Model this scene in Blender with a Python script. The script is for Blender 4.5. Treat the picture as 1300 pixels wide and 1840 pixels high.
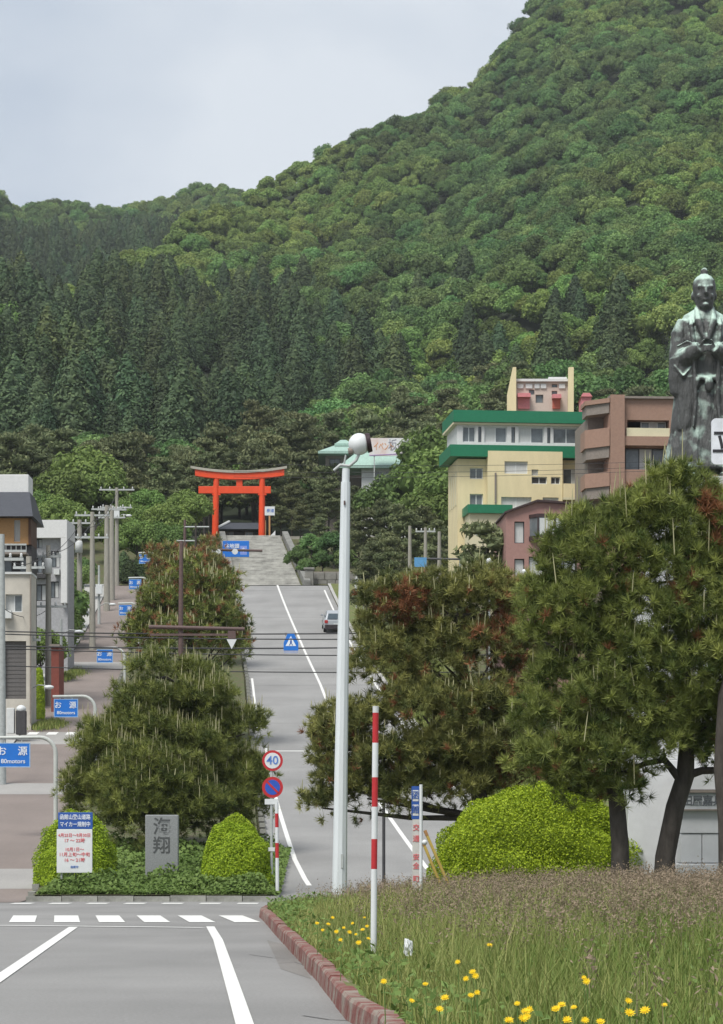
import bpy, bmesh, math, random
import numpy as np
from mathutils import Vector, Matrix
PI = math.pi
R_ = math.radians
random.seed(7)
rng = np.random.default_rng(11)
for o in list(bpy.data.objects):
    bpy.data.objects.remove(o)
SC = bpy.context.scene
COL = SC.collection

# ------------------------------------------------------------------ camera
F = 5000.0                # focal length in photo pixels (photo is 1300 wide)
U0, V0 = 650.0, 1523.0    # principal column, horizon row
HC = 1.5                  # eye height
cam_d = bpy.data.cameras.new('camera')
cam = bpy.data.objects.new('camera', cam_d)
COL.objects.link(cam)
cam.location = (0, 0, HC)
cam.rotation_euler = (R_(90), 0, 0)
cam_d.sensor_fit = 'HORIZONTAL'
cam_d.sensor_width = 36
cam_d.lens = F / 1300 * 36
cam_d.shift_y = (V0 - 920) / 1300
cam_d.clip_start = 0.5
cam_d.clip_end = 8000
SC.camera = cam

# ------------------------------------------------------------------ sky and sun (bright overcast)
SUN_EL, SUN_ROT = R_(58), R_(200)
w = bpy.data.worlds.new('World')
SC.world = w
w.use_nodes = True
nt = w.node_tree
nt.nodes.clear()
out = nt.nodes.new('ShaderNodeOutputWorld')
bg = nt.nodes.new('ShaderNodeBackground')
sky = nt.nodes.new('ShaderNodeTexSky')
sky.sky_type = 'NISHITA'
sky.sun_disc = False
sky.sun_elevation = SUN_EL
sky.sun_rotation = SUN_ROT
tc = nt.nodes.new('ShaderNodeTexCoord')
mp = nt.nodes.new('ShaderNodeMapping')
mp.inputs['Scale'].default_value = (3.0, 3.0, 5.0)
nz = nt.nodes.new('ShaderNodeTexNoise')
nz.inputs['Scale'].default_value = 2.2
nz.inputs['Detail'].default_value = 5
nz.inputs['Roughness'].default_value = 0.48
rp = nt.nodes.new('ShaderNodeValToRGB')
rp.color_ramp.elements[0].position = 0.36
rp.color_ramp.elements[0].color = (1.95, 2.20, 2.56, 1)
rp.color_ramp.elements[1].position = 0.62
rp.color_ramp.elements[1].color = (2.78, 2.95, 3.15, 1)
mx = nt.nodes.new('ShaderNodeMix')
mx.data_type = 'RGBA'
mx.inputs['Factor'].default_value = 0.96
bg.inputs['Strength'].default_value = 0.1
L = nt.links.new
L(tc.outputs['Generated'], mp.inputs['Vector'])
L(mp.outputs['Vector'], nz.inputs['Vector'])
L(nz.outputs['Fac'], rp.inputs['Fac'])
L(sky.outputs['Color'], mx.inputs[6])
L(rp.outputs['Color'], mx.inputs[7])
L(mx.outputs[2], bg.inputs['Color'])
L(bg.outputs['Background'], out.inputs['Surface'])
sun_d = bpy.data.lights.new('sun', 'SUN')
sun_d.energy = 1.5
sun_d.angle = R_(24)
sun_d.color = (1.0, 0.965, 0.91)
sun = bpy.data.objects.new('sun', sun_d)
COL.objects.link(sun)
sun.location = (-30, -30, 90)
# light comes from behind-left of the camera
_d = Vector((-0.52 * math.cos(SUN_EL), -0.85 * math.cos(SUN_EL), math.sin(SUN_EL)))
sun.rotation_euler = _d.to_track_quat('Z', 'Y').to_euler()
sky.sun_rotation = math.atan2(_d.x, _d.y)
SC.view_settings.view_transform = 'Standard'
SC.view_settings.look = 'None'
SC.view_settings.gamma = 1
SC.view_settings.use_curve_mapping = False
SC.view_settings.exposure = 1.45
SC.render.engine = 'CYCLES'

# ------------------------------------------------------------------ pixel helpers and the lie of the land
def WX(u, Y): return (u - U0) / F * Y
def WZ(v, Y): return HC + (V0 - v) / F * Y
def P(u, v, Y): return (WX(u, Y), Y, WZ(v, Y))
def Rf(Y):
    """height of the street at distance Y: level in front, concave slope to the shrine stairs"""
    if Y < 76: return 0.0
    d = min(Y, 238.0) - 78
    z = 0.10 * d + 0.00031 * d * d if d > 2 else 0.10 * (d + 2) ** 2 / 8
    if Y > 238: z += min(Y - 238, 4) * 0.05
    return z
def Gf(Y):
    if Y <= 243: return Rf(Y)
    if Y <= 273: return Rf(243) + (Y - 243) / 30 * (32.0 - Rf(243))
    return 32.0 + (Y - 273) * 0.07
def Yroad(v):
    """distance at which the street surface is seen in row v"""
    a, b = 77.0, 240.0
    for _ in range(50):
        m = (a + b) / 2
        if V0 - (Rf(m) - HC) / m * F > v: a = m
        else: b = m
    return (a + b) / 2
def lerp_tab(x, tab):
    return float(np.interp(x, [t[0] for t in tab], [t[1] for t in tab]))
def ML(Y): return lerp_tab(Y, [(77, -9.3), (168, -14.7), (238, -18.3)])       # median, left edge
def MR(Y): return lerp_tab(Y, [(77, -2.4), (90, -3.1), (168, -6.9), (238, -10.9)])   # median, right edge
def RR(Y): return lerp_tab(Y, [(77, 6.2), (168, 1.2), (238, -2.9), (243, -3.1)])     # uphill road, right edge
def RC(Y): return lerp_tab(Y, [(77, 2.6), (122, -.2), (168, -2.55), (200, -4.6), (238, -7.2)])
def LL(Y): return lerp_tab(Y, [(77, -14.6), (115, -15.6), (168, -18.6), (238, -21.6)])

# ------------------------------------------------------------------ materials
MATS = {}
def new_mat(name):
    m = bpy.data.materials.new(name)
    m.use_nodes = True
    n = m.node_tree.nodes
    return m, n, m.node_tree.links.new, n['Principled BSDF']
def mat(name, col, rough=0.7, metal=0.0, var=0.12, scale=6.0, bump=0.0, bscale=40.0, stretch=(1, 1, 1), spec=0.3, col2=None, thr=(0.4, 0.65)):
    if name in MATS: return MATS[name]
    m, n, L, b = new_mat(name)
    tc = n.new('ShaderNodeTexCoord'); mp = n.new('ShaderNodeMapping')
    mp.inputs['Scale'].default_value = stretch
    L(tc.outputs['Object'], mp.inputs['Vector'])
    nz = n.new('ShaderNodeTexNoise'); nz.inputs['Scale'].default_value = scale; nz.inputs['Detail'].default_value = 6
    nz.inputs['Roughness'].default_value = 0.65
    L(mp.outputs['Vector'], nz.inputs['Vector'])
    r = n.new('ShaderNodeValToRGB')
    if col2 is None:
        a = [max(0, c * (1 - var)) for c in col]; z = [min(1, c * (1 + var)) for c in col]
        r.color_ramp.elements[0].position = 0.3; r.color_ramp.elements[1].position = 0.7
    else:
        a = col; z = col2
        r.color_ramp.elements[0].position = thr[0]; r.color_ramp.elements[1].position = thr[1]
    r.color_ramp.elements[0].color = (*a[:3], 1); r.color_ramp.elements[1].color = (*z[:3], 1)
    L(nz.outputs['Fac'], r.inputs['Fac']); L(r.outputs['Color'], b.inputs['Base Color'])
    b.inputs['Roughness'].default_value = rough; b.inputs['Metallic'].default_value = metal
    b.inputs['Specular IOR Level'].default_value = spec
    if bump > 0:
        n2 = n.new('ShaderNodeTexNoise'); n2.inputs['Scale'].default_value = bscale; n2.inputs['Detail'].default_value = 4
        L(mp.outputs['Vector'], n2.inputs['Vector'])
        bp = n.new('ShaderNodeBump'); bp.inputs['Strength'].default_value = bump; bp.inputs['Distance'].default_value = 0.02
        L(n2.outputs['Fac'], bp.inputs['Height']); L(bp.outputs['Normal'], b.inputs['Normal'])
    MATS[name] = m
    return m
def leaf_mat(name, lo, hi, trans=0.25, rough=0.6, objvar=0.25, patch=None, patch_scale=0.02):
    """foliage: colour runs lo..hi with the leaf's own tint, plus a shift for each plant and broad patches of another shade"""
    if name in MATS: return MATS[name]
    m, n, L, b = new_mat(name)
    at = n.new('ShaderNodeAttribute'); at.attribute_name = 'tint'
    oi = n.new('ShaderNodeObjectInfo')
    r = n.new('ShaderNodeMix'); r.data_type = 'RGBA'
    r.inputs[6].default_value = (*lo, 1); r.inputs[7].default_value = (*hi, 1)
    L(at.outputs['Fac'], r.inputs['Factor'])
    c = r.outputs[2]
    if patch:
        g = n.new('ShaderNodeNewGeometry'); nz = n.new('ShaderNodeTexNoise'); nz.inputs['Scale'].default_value = patch_scale
        nz.inputs['Detail'].default_value = 3
        L(g.outputs['Position'], nz.inputs['Vector'])
        mr = n.new('ShaderNodeMapRange'); mr.inputs[1].default_value = 0.45; mr.inputs[2].default_value = 0.65
        L(nz.outputs['Fac'], mr.inputs[0])
        r2 = n.new('ShaderNodeMix'); r2.data_type = 'RGBA'; r2.blend_type = 'MULTIPLY'
        L(mr.outputs[0], r2.inputs['Factor']); L(c, r2.inputs[6]); r2.inputs[7].default_value = (*patch, 1)
        c = r2.outputs[2]
    hs = n.new('ShaderNodeHueSaturation')
    m1 = n.new('ShaderNodeMapRange'); m1.inputs[3].default_value = 1 - objvar; m1.inputs[4].default_value = 1 + objvar
    L(oi.outputs['Random'], m1.inputs[0]); L(m1.outputs[0], hs.inputs['Value'])
    m2 = n.new('ShaderNodeMath'); m2.operation = 'MULTIPLY'; m2.inputs[1].default_value = 7.31
    m3 = n.new('ShaderNodeMath'); m3.operation = 'FRACT'
    m4 = n.new('ShaderNodeMapRange'); m4.inputs[3].default_value = 0.5 - 0.07 * objvar; m4.inputs[4].default_value = 0.5 + 0.07 * objvar
    L(oi.outputs['Random'], m2.inputs[0]); L(m2.outputs[0], m3.inputs[0]); L(m3.outputs[0], m4.inputs[0]); L(m4.outputs[0], hs.inputs['Hue'])
    L(c, hs.inputs['Color'])
    L(hs.outputs['Color'], b.inputs['Base Color'])
    b.inputs['Roughness'].default_value = rough
    b.inputs['Specular IOR Level'].default_value = 0.18
    if trans > 0:
        tr = n.new('ShaderNodeBsdfTranslucent'); mxs = n.new('ShaderNodeMixShader'); mxs.inputs[0].default_value = trans
        L(hs.outputs['Color'], tr.inputs['Color'])
        L(b.outputs[0], mxs.inputs[1]); L(tr.outputs[0], mxs.inputs[2])
        L(mxs.outputs[0], n['Material Output'].inputs['Surface'])
    MATS[name] = m
    return m

M_asph = None
def asphalt(name, col, seam=True):
    m, n, L, b = new_mat(name)
    g = n.new('ShaderNodeNewGeometry')
    nz = n.new('ShaderNodeTexNoise'); nz.inputs['Scale'].default_value = 0.22; nz.inputs['Detail'].default_value = 5
    nf = n.new('ShaderNodeTexNoise'); nf.inputs['Scale'].default_value = 24; nf.inputs['Detail'].default_value = 5; nf.inputs['Roughness'].default_value = 0.8
    mp = n.new('ShaderNodeMapping'); mp.inputs['Scale'].default_value = (1.0, 0.14, 0.14)
    ns = n.new('ShaderNodeTexNoise'); ns.inputs['Scale'].default_value = 1.3; ns.inputs['Detail'].default_value = 4
    L(g.outputs['Position'], nz.inputs['Vector']); L(g.outputs['Position'], nf.inputs['Vector'])
    L(g.outputs['Position'], mp.inputs['Vector']); L(mp.outputs['Vector'], ns.inputs['Vector'])
    def rng_(sock, a, z):
        mr = n.new('ShaderNodeMapRange'); mr.inputs[1].default_value = 0.3; mr.inputs[2].default_value = 0.7
        mr.inputs[3].default_value = a; mr.inputs[4].default_value = z
        L(sock, mr.inputs[0]); return mr.outputs[0]
    a = n.new('ShaderNodeMath'); a.operation = 'MULTIPLY'
    L(rng_(nz.outputs['Fac'], 0.86, 1.12), a.inputs[0]); L(rng_(nf.outputs['Fac'], 0.78, 1.2), a.inputs[1])
    c = n.new('ShaderNodeMath'); c.operation = 'MULTIPLY'
    L(a.outputs[0], c.inputs[0]); L(rng_(ns.outputs['Fac'], 0.96, 1.03), c.inputs[1])
    v = n.new('ShaderNodeVectorMath'); v.operation = 'SCALE'; v.inputs[0].default_value = col
    L(c.outputs[0], v.inputs['Scale']); L(v.outputs[0], b.inputs['Base Color'])
    b.inputs['Roughness'].default_value = 0.85; b.inputs['Specular IOR Level'].default_value = 0.25
    bp = n.new('ShaderNodeBump'); bp.inputs['Strength'].default_value = 0.25; bp.inputs['Distance'].default_value = 0.01
    L(nf.outputs['Fac'], bp.inputs['Height']); L(bp.outputs['Normal'], b.inputs['Normal'])
    MATS[name] = m
    return m

M_road = asphalt('asphalt', (0.225, 0.221, 0.214))
M_road2 = asphalt('asphalt_upper', (0.25, 0.247, 0.24))
M_red = asphalt('asphalt_brown', (0.205, 0.172, 0.155))
M_band = asphalt('asphalt_pale', (0.30, 0.29, 0.275))
M_dark = asphalt('asphalt_seam', (0.11, 0.108, 0.105))
def paint_mat():
    m, n, L, b = new_mat('road_paint')
    g = n.new('ShaderNodeNewGeometry'); nf = n.new('ShaderNodeTexNoise'); nf.inputs['Scale'].default_value = 9; nf.inputs['Detail'].default_value = 8
    nf.inputs['Roughness'].default_value = 0.75
    L(g.outputs['Position'], nf.inputs['Vector'])
    r = n.new('ShaderNodeValToRGB'); r.color_ramp.elements[0].position = 0.28; r.color_ramp.elements[0].color = (0.33, 0.32, 0.31, 1)
    r.color_ramp.elements[1].position = 0.46; r.color_ramp.elements[1].color = (0.66, 0.66, 0.63, 1)
    L(nf.outputs['Fac'], r.inputs['Fac']); L(r.outputs['Color'], b.inputs['Base Color']); b.inputs['Roughness'].default_value = 0.7
    return m
M_paint = paint_mat()
M_conc = mat('concrete', (0.36, 0.355, 0.335), 0.85, var=0.2, scale=2.5, bump=0.2)
M_earth = mat('earth', (0.10, 0.085, 0.05), 0.95, var=0.3, scale=3, col2=(0.07, 0.10, 0.03))
M_lawn = mat('verge_turf', (0.10, 0.14, 0.035), 0.95, var=0.3, scale=2, col2=(0.16, 0.14, 0.07))
M_stone = mat('granite', (0.33, 0.345, 0.34), 0.8, var=0.14, scale=30, bump=0.15)
M_white = mat('white_paint', (0.62, 0.64, 0.64), 0.45, var=0.05, scale=4)
M_polew = mat('pole_white', (0.60, 0.635, 0.645), 0.4, var=0.07, scale=3, stretch=(4, 4, .4))
M_grey = mat('galvanised', (0.40, 0.42, 0.41), 0.5, metal=0.0, var=0.12, scale=8)
M_upole = mat('pole_concrete', (0.30, 0.285, 0.245), 0.85, var=0.18, scale=3, stretch=(3, 3, .5))
M_steel = mat('dark_steel', (0.07, 0.07, 0.075), 0.5, var=0.2)
M_wire = mat('cable_black', (0.05, 0.05, 0.052), 0.7, var=0.1)
M_blue = mat('sign_blue', (0.02, 0.16, 0.56), 0.4, var=0.06)
M_navy = mat('sign_navy', (0.03, 0.09, 0.32), 0.4, var=0.08)
M_sred = mat('sign_red', (0.44, 0.03, 0.035), 0.45, var=0.08)
M_pinkr = mat('print_red', (0.62, 0.14, 0.15), 0.6, var=0.1)
M_text = mat('print_black', (0.03, 0.03, 0.035), 0.6, var=0.1)
M_ltext = mat('print_white', (0.72, 0.76, 0.8), 0.5, var=0.03)
M_btext = mat('print_blue', (0.10, 0.20, 0.5), 0.5, var=0.05)
M_brown = mat('brown_steel', (0.11, 0.072, 0.066), 0.6, var=0.15)
M_verm = mat('vermilion', (0.72, 0.075, 0.022), 0.5, var=0.09, scale=2.5)
M_copper = mat('verdigris_copper', (0.30, 0.43, 0.37), 0.6, var=0.14, scale=2, stretch=(3, 1, 1))
M_bark = mat('bark', (0.062, 0.054, 0.047), 0.95, var=0.4, scale=7, bump=0.9, bscale=16, stretch=(1, 1, .35))
M_glass = mat('window_glass', (0.13, 0.15, 0.16), 0.12, var=0.35, scale=1.2, spec=0.6)
M_curtain = mat('curtain', (0.52, 0.53, 0.52), 0.9, var=0.1, scale=6, stretch=(6, 1, .3))
M_wood = mat('timber', (0.42, 0.235, 0.10), 0.6, var=0.15, scale=5, stretch=(1, 1, 6))

# ------------------------------------------------------------------ object helpers
def link(o): COL.objects.link(o); return o
def tag(o, label, cat, group=None, kind=None):
    if label: o['label'] = label
    if cat: o['category'] = cat
    if group: o['group'] = group
    if kind: o['kind'] = kind
    return o
def thing(name, loc, label, cat, group=None, rotz=0.0):
    o = bpy.data.objects.new(name, None)
    o.empty_display_size = 0.3
    link(o); o.location = loc; o.rotation_euler = (0, 0, rotz)
    return tag(o, label, cat, group)
class MB:
    """collects boxes, tubes, prisms and sheets and links them as one mesh object"""
    def __init__(s): s.v = []; s.f = []
    def add(s, vs, fs):
        k = len(s.v); s.v += [tuple(p) for p in vs]; s.f += [tuple(i + k for i in f) for f in fs]; return s
    def box(s, x0, x1, y0, y1, z0, z1, M=None):
        vs = [(x0, y0, z0), (x1, y0, z0), (x1, y1, z0), (x0, y1, z0), (x0, y0, z1), (x1, y0, z1), (x1, y1, z1), (x0, y1, z1)]
        if M is not None: vs = [M @ Vector(p) for p in vs]
        return s.add(vs, [(0, 3, 2, 1), (4, 5, 6, 7), (0, 1, 5, 4), (1, 2, 6, 5), (2, 3, 7, 6), (3, 0, 4, 7)])
    def tube(s, pts, rad, n=8, cap=True):
        pts = [Vector(p) for p in pts]
        if not hasattr(rad, '__len__'): rad = [rad] * len(pts)
        vs = []; fs = []
        up = Vector((0, 0, 1))
        t0 = (pts[1] - pts[0]).normalized()
        a = t0.cross(up)
        if a.length < 0.05: a = Vector((1, 0, 0))
        a.normalize()
        for i, p in enumerate(pts):
            t = (pts[min(i + 1, len(pts) - 1)] - pts[max(i - 1, 0)]).normalized()
            a = (a - t * a.dot(t)).normalized(); b = t.cross(a)
            for k in range(n):
                q = 2 * PI * k / n
                vs.append(p + (a * math.cos(q) + b * math.sin(q)) * rad[i])
        for i in range(len(pts) - 1):
            for k in range(n):
                k2 = (k + 1) % n
                fs.append((i * n + k, i * n + k2, (i + 1) * n + k2, (i + 1) * n + k))
        if cap:
            # the end caps have corners of their own so that the sides shade cleanly
            e = len(vs); m = len(pts); vs = vs + vs[:n] + vs[(m - 1) * n:m * n]
            fs.append(tuple(e + i for i in reversed(range(n)))); fs.append(tuple(e + n + i for i in range(n)))
        return s.add(vs, fs)
    def prism(s, poly, y0, y1):
        """polygon in x,z (counter-clockwise seen from -y) extruded along y"""
        n = len(poly)
        vs = [(x, y0, z) for x, z in poly] + [(x, y1, z) for x, z in poly]
        fs = [tuple(range(n)), tuple(reversed(range(n, 2 * n)))]
        fs += [((i + 1) % n, i, i + n, (i + 1) % n + n) for i in range(n)]
        return s.add(vs, fs)
    def slab(s, poly, z0, z1):
        n = len(poly)
        vs = [(x, y, z0) for x, y in poly] + [(x, y, z1) for x, y in poly]
        fs = [tuple(reversed(range(n))), tuple(range(n, 2 * n))]
        fs += [(i, (i + 1) % n, (i + 1) % n + n, i + n) for i in range(n)]
        return s.add(vs, fs)
    def lathe(s, prof, n=16, c=(0, 0, 0)):
        vs = []; fs = []
        for r, z in prof:
            for k in range(n):
                q = 2 * PI * k / n
                vs.append((c[0] + r * math.cos(q), c[1] + r * math.sin(q), c[2] + z))
        for i in range(len(prof) - 1):
            for k in range(n):
                k2 = (k + 1) % n
                fs.append((i * n + k, i * n + k2, (i + 1) * n + k2, (i + 1) * n + k))
        fs.append(tuple(reversed(range(n)))); fs.append(tuple(range((len(prof) - 1) * n, len(prof) * n)))
        return s.add(vs, fs)
    def sphere(s, c, r, n=14, m=10):
        rx, ry, rz = r if hasattr(r, '__len__') else (r, r, r)
        vs = [(c[0], c[1], c[2] - rz)]; fs = []
        for i in range(1, m):
            a = -PI / 2 + PI * i / m
            for k in range(n):
                q = 2 * PI * k / n
                vs.append((c[0] + rx * math.cos(a) * math.cos(q), c[1] + ry * math.cos(a) * math.sin(q), c[2] + rz * math.sin(a)))
        vs.append((c[0], c[1], c[2] + rz)); e = len(vs) - 1
        for k in range(n):
            k2 = (k + 1) % n
            fs.append((0, 1 + k2, 1 + k)); fs.append((e, e - n + k, e - n + k2))
            for i in range(m - 2):
                fs.append((1 + i * n + k, 1 + i * n + k2, 1 + (i + 1) * n + k2, 1 + (i + 1) * n + k))
        return s.add(vs, fs)
    def disc(s, c, r, y0, y1, n=28):
        return s.prism([(c[0] + r * math.cos(2 * PI * k / n), c[1] + r * math.sin(2 * PI * k / n)) for k in range(n)], y0, y1)
    def mesh(s, name):
        me = bpy.data.meshes.new(name)
        me.from_pydata(s.v, [], s.f); me.update()
        return me
    def build(s, name, m, parent=None, smooth=False, bevel=0.0, loc=None):
        me = s.mesh(name)
        me.materials.append(m)
        if smooth:
            me.polygons.foreach_set('use_smooth', [True] * len(me.polygons))
        o = bpy.data.objects.new(name, me); link(o)
        if parent is not None: o.parent = parent
        if loc is not None: o.location = loc
        if bevel > 0:
            b = o.modifiers.new('bevel', 'BEVEL'); b.width = bevel; b.segments = 2; b.limit_method = 'ANGLE'
        return o
def structure(o): o['kind'] = 'structure'; return o
def text_obj(name, s, size, m, parent, x, y, z, align='CENTER', depth=0.004, sx=1.0, vertical=False):
    """flat lettering facing -y, centred on x, z"""
    cu = bpy.data.curves.new('t', 'FONT')
    cu.body = '\n'.join(s) if vertical else s
    cu.size = size; cu.extrude = depth; cu.align_x = align; cu.align_y = 'CENTER'; cu.resolution_u = 3; cu.offset = size * 0.012
    to = bpy.data.objects.new('t', cu); link(to)
    dg = bpy.context.evaluated_depsgraph_get(); dg.update()
    me = bpy.data.meshes.new_from_object(to.evaluated_get(dg))
    bpy.data.objects.remove(to); bpy.data.curves.remove(cu)
    me.transform(Matrix(((sx, 0, 0, 0), (0, 0, -1, 0), (0, 1, 0, 0), (0, 0, 0, 1))))
    me.materials.clear(); me.materials.append(m); me.name = name
    o = bpy.data.objects.new(name, me); link(o); o.parent = parent; o.location = (x, y, z)
    return o
def np_mesh(name, verts, loops, sizes, tint=None, mats=(), midx=None, smooth=False):
    me = bpy.data.meshes.new(name)
    verts = np.asarray(verts, np.float32); loops = np.asarray(loops, np.int32).ravel(); sizes = np.asarray(sizes, np.int32)
    me.vertices.add(len(verts)); me.vertices.foreach_set('co', verts.ravel())
    me.loops.add(len(loops)); me.loops.foreach_set('vertex_index', loops)
    me.polygons.add(len(sizes))
    st = np.concatenate([[0], np.cumsum(sizes)[:-1]]).astype(np.int32)
    me.polygons.foreach_set('loop_start', st); me.polygons.foreach_set('loop_total', sizes)
    for m in mats: me.materials.append(m)
    if midx is not None: me.polygons.foreach_set('material_index', np.asarray(midx, np.int32))
    if smooth: me.polygons.foreach_set('use_smooth', np.ones(len(sizes), bool))
    if tint is not None:
        at = me.attributes.new('tint', 'FLOAT', 'POINT'); at.data.foreach_set('value', np.asarray(tint, np.float32))
    me.update(calc_edges=True); me.validate()
    return me
def unit(a): return a / np.maximum(np.linalg.norm(a, axis=-1, keepdims=True), 1e-9)
def frames(nrm, rg):
    r = unit(rg.normal(size=nrm.shape)); a = unit(np.cross(nrm, r)); b = np.cross(nrm, a)
    return a, b
def leaves(c, nrm, ln, wd, tint, rg):
    """one kite-shaped leaf (two triangles, slightly folded) for each centre"""
    n = len(c); a, b = frames(unit(nrm), rg)
    ln = np.broadcast_to(ln, n)[:, None]; wd = np.broadcast_to(wd, n)[:, None]
    V = np.stack([c - a * ln * .5, c + b * wd * .5 + nrm * wd * .12, c + a * ln * .5, c - b * wd * .5 + nrm * wd * .12], 1).reshape(-1, 3)
    return V, np.arange(4 * n), np.full(n, 4), np.repeat(np.broadcast_to(tint, n), 4)
def joinm(parts):
    V = []; Lp = []; S = []; T = []; k = 0
    for v, l, s, t in parts:
        V.append(v); Lp.append(np.asarray(l).ravel() + k); S.append(s); T.append(t); k += len(v)
    return np.concatenate(V), np.concatenate(Lp), np.concatenate(S), np.concatenate(T)
_ico = {}
def ico(sub):
    if sub not in _ico:
        bm = bmesh.new(); bmesh.ops.create_icosphere(bm, subdivisions=sub, radius=1.0)
        bm.verts.ensure_lookup_table()
        _ico[sub] = (np.array([v.co for v in bm.verts]), np.array([[v.index for v in f.verts] for f in bm.faces])); bm.free()
    return _ico[sub]
def blob(c, r, rg, sub=1, jit=0.12, tint=0.4):
    v, f = ico(sub)
    v = v * (1 + rg.uniform(-jit, jit, (len(v), 1))) * np.asarray(r) + np.asarray(c)
    return v, f.ravel(), np.full(len(f), 3), np.full(len(v), tint)
def wob(p, seed, fr=1.0):
    """cheap smooth noise in -1..1 from a few sine waves"""
    rg = np.random.default_rng(seed); s = 0
    for k in range(6):
        d = rg.normal(size=3) * fr * (1 + 0.5 * k); s = s + np.sin(p @ d + rg.uniform(0, 6.28)) / (1 + .5 * k)
    return s / 2.6

# ------------------------------------------------------------------ ground, roads, markings
def ground_sheet():
    ys = np.concatenate([np.linspace(-80, 70, 12), np.linspace(74, 243, 90), np.linspace(246, 300, 20)])
    xs = np.concatenate([np.linspace(-500, -40, 12), np.linspace(-36, 40, 30), np.linspace(45, 500, 12)])
    V = []; fs = []
    for y in ys:
        for x in xs:
            V.append((x, y, Gf(y) - 0.06))
    n = len(xs)
    for j in range(len(ys) - 1):
        for i in range(n - 1):
            fs.append((j * n + i, j * n + i + 1, (j + 1) * n + i + 1, (j + 1) * n + i))
    b = MB(); b.add(V, fs)
    return structure(b.build('ground', M_earth, smooth=True))
ground_sheet()
def strip(fl, fr, y0, y1, dz, step=2.0, nx=1):
    """sheet between two edges that follows the street's slope"""
    n = max(2, int((y1 - y0) / step) + 1)
    b = MB(); V = []; fs = []
    for y in np.linspace(y0, y1, n):
        a, c = fl(y), fr(y)
        for i in range(nx + 1):
            V.append((a + (c - a) * i / nx, y, Rf(y) + dz))
    for j in range(n - 1):
        for i in range(nx):
            k = j * (nx + 1) + i
            fs.append((k, k + 1, k + nx + 2, k + nx + 1))
    b.add(V, fs); return b
rd = MB(); rd.add([(-60, -60, 0), (60, -60, 0), (60, 77.2, 0), (-60, 77.2, 0)], [(0, 1, 2, 3)])
road = structure(rd.build('road', M_road))
up = structure(strip(lambda y: MR(y), lambda y: RR(y), 75.5, 243.5, 0.006).build('uphill_road', M_road2))
side = structure(strip(lambda y: LL(y), lambda y: ML(y), 75.5, 243.5, 0.006).build('side_road', M_red))
top_road = MB(); top_road.add([(-40, 238.2, Rf(238.2) + .012), (40, 238.2, Rf(238.2) + .012), (40, 243.6, Rf(243.6) + .012), (-40, 243.6, Rf(243.6) + .012)], [(0, 1, 2, 3)])
structure(top_road.build('cross_road', M_band))
def mark(parent, poly, name='road_marking', dz=0.010, m=None):
    """painted patch from ground points x, y"""
    b = MB(); b.add([(x, y, Rf(y) + dz) for x, y in poly], [tuple(range(len(poly)))])
    return b.build(name, m or M_paint, parent)
def gp(u, v):      # ground point on the level road seen at pixel u, v
    Y = HC * F / (v - V0); return (WX(u, Y), Y)
def line(parent, pts, wid, name='lane_line', dz=0.010, sub=1, m=None):
    """painted line along ground points"""
    q = []
    for (x0, y0), (x1, y1) in zip(pts[:-1], pts[1:]):
        k = max(1, int(abs(y1 - y0) / 4))
        q += [(x0 + (x1 - x0) * i / k, y0 + (y1 - y0) * i / k) for i in range(k)]
    q.append(pts[-1])
    V = []; fs = []
    for i, (x, y) in enumerate(q):
        a = q[max(i - 1, 0)]; c = q[min(i + 1, len(q) - 1)]
        dx, dy = c[0] - a[0], c[1] - a[1]; l = math.hypot(dx, dy); nx, ny = dy / l * wid / 2, -dx / l * wid / 2
        V += [(x - nx, y - ny, Rf(y - ny) + dz), (x + nx, y + ny, Rf(y + ny) + dz)]
    for i in range(len(q) - 1): fs.append((2 * i, 2 * i + 1, 2 * i + 3, 2 * i + 2))
    b = MB(); b.add(V, fs)
    return b.build(name, m or M_paint, parent)
for i in range(-9, 6):                                # zebra crossing in front
    x0 = WX(348 + 77.5 * (i - 0) if False else 346, 58) + 0.9 * i
    mark(road, [(x0 + .10, 55.4), (x0 + .62, 55.4), (x0 + .02, 60.9), (x0 - .50, 60.9)], 'crosswalk_stripe')
line(road, [gp(-700, 1663), gp(0, 1664), gp(366, 1668)], 0.30, 'stop_line')
line(road, [gp(-260, 1935), gp(0, 1758), gp(132, 1667)], 0.17)
line(road, [gp(378, 1666), gp(392, 1690), gp(405, 1730), gp(424, 1790), gp(440, 1842), gp(470, 1960)], 0.155)
for i in range(-4, 8):                                # broken edge line of the cross street
    a = -9.3 + i * 1.0
    mark(road, [(a, 73.4), (a + .55, 73.4), (a + .55, 74.7), (a, 74.7)], 'edge_dash')
# uphill road
line(up, [(RC(y), y) for y in range(86, 239, 8)], 0.15, 'centre_line')
line(up, [(RR(y) - .45, y) for y in range(84, 240, 6)], 0.14, 'edge_line')
line(up, [(MR(y) + .32, y) for y in range(140, 174, 6)], 0.13, 'edge_line')
def ug(u, v):
    Y = Yroad(v); return (WX(u, Y), Y)
line(up, [ug(478, 1345), ug(486, 1385), ug(497, 1440), ug(512, 1490), ug(530, 1545), ug(548, 1580), ug(556, 1592)], 0.15, 'edge_line')
line(up, [ug(493, 1350), ug(625, 1350)], 0.32, 'stop_line')
for vv in (1062, 1110, 1203, 1232, 1300):                       # sealed joints across the carriageway
    Y = Yroad(vv)
    line(up, [(MR(Y) + .1, Y), (RR(Y) - .1, Y + .3)], 0.10, 'sealed_joint', dz=0.009, m=M_dark)
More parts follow.
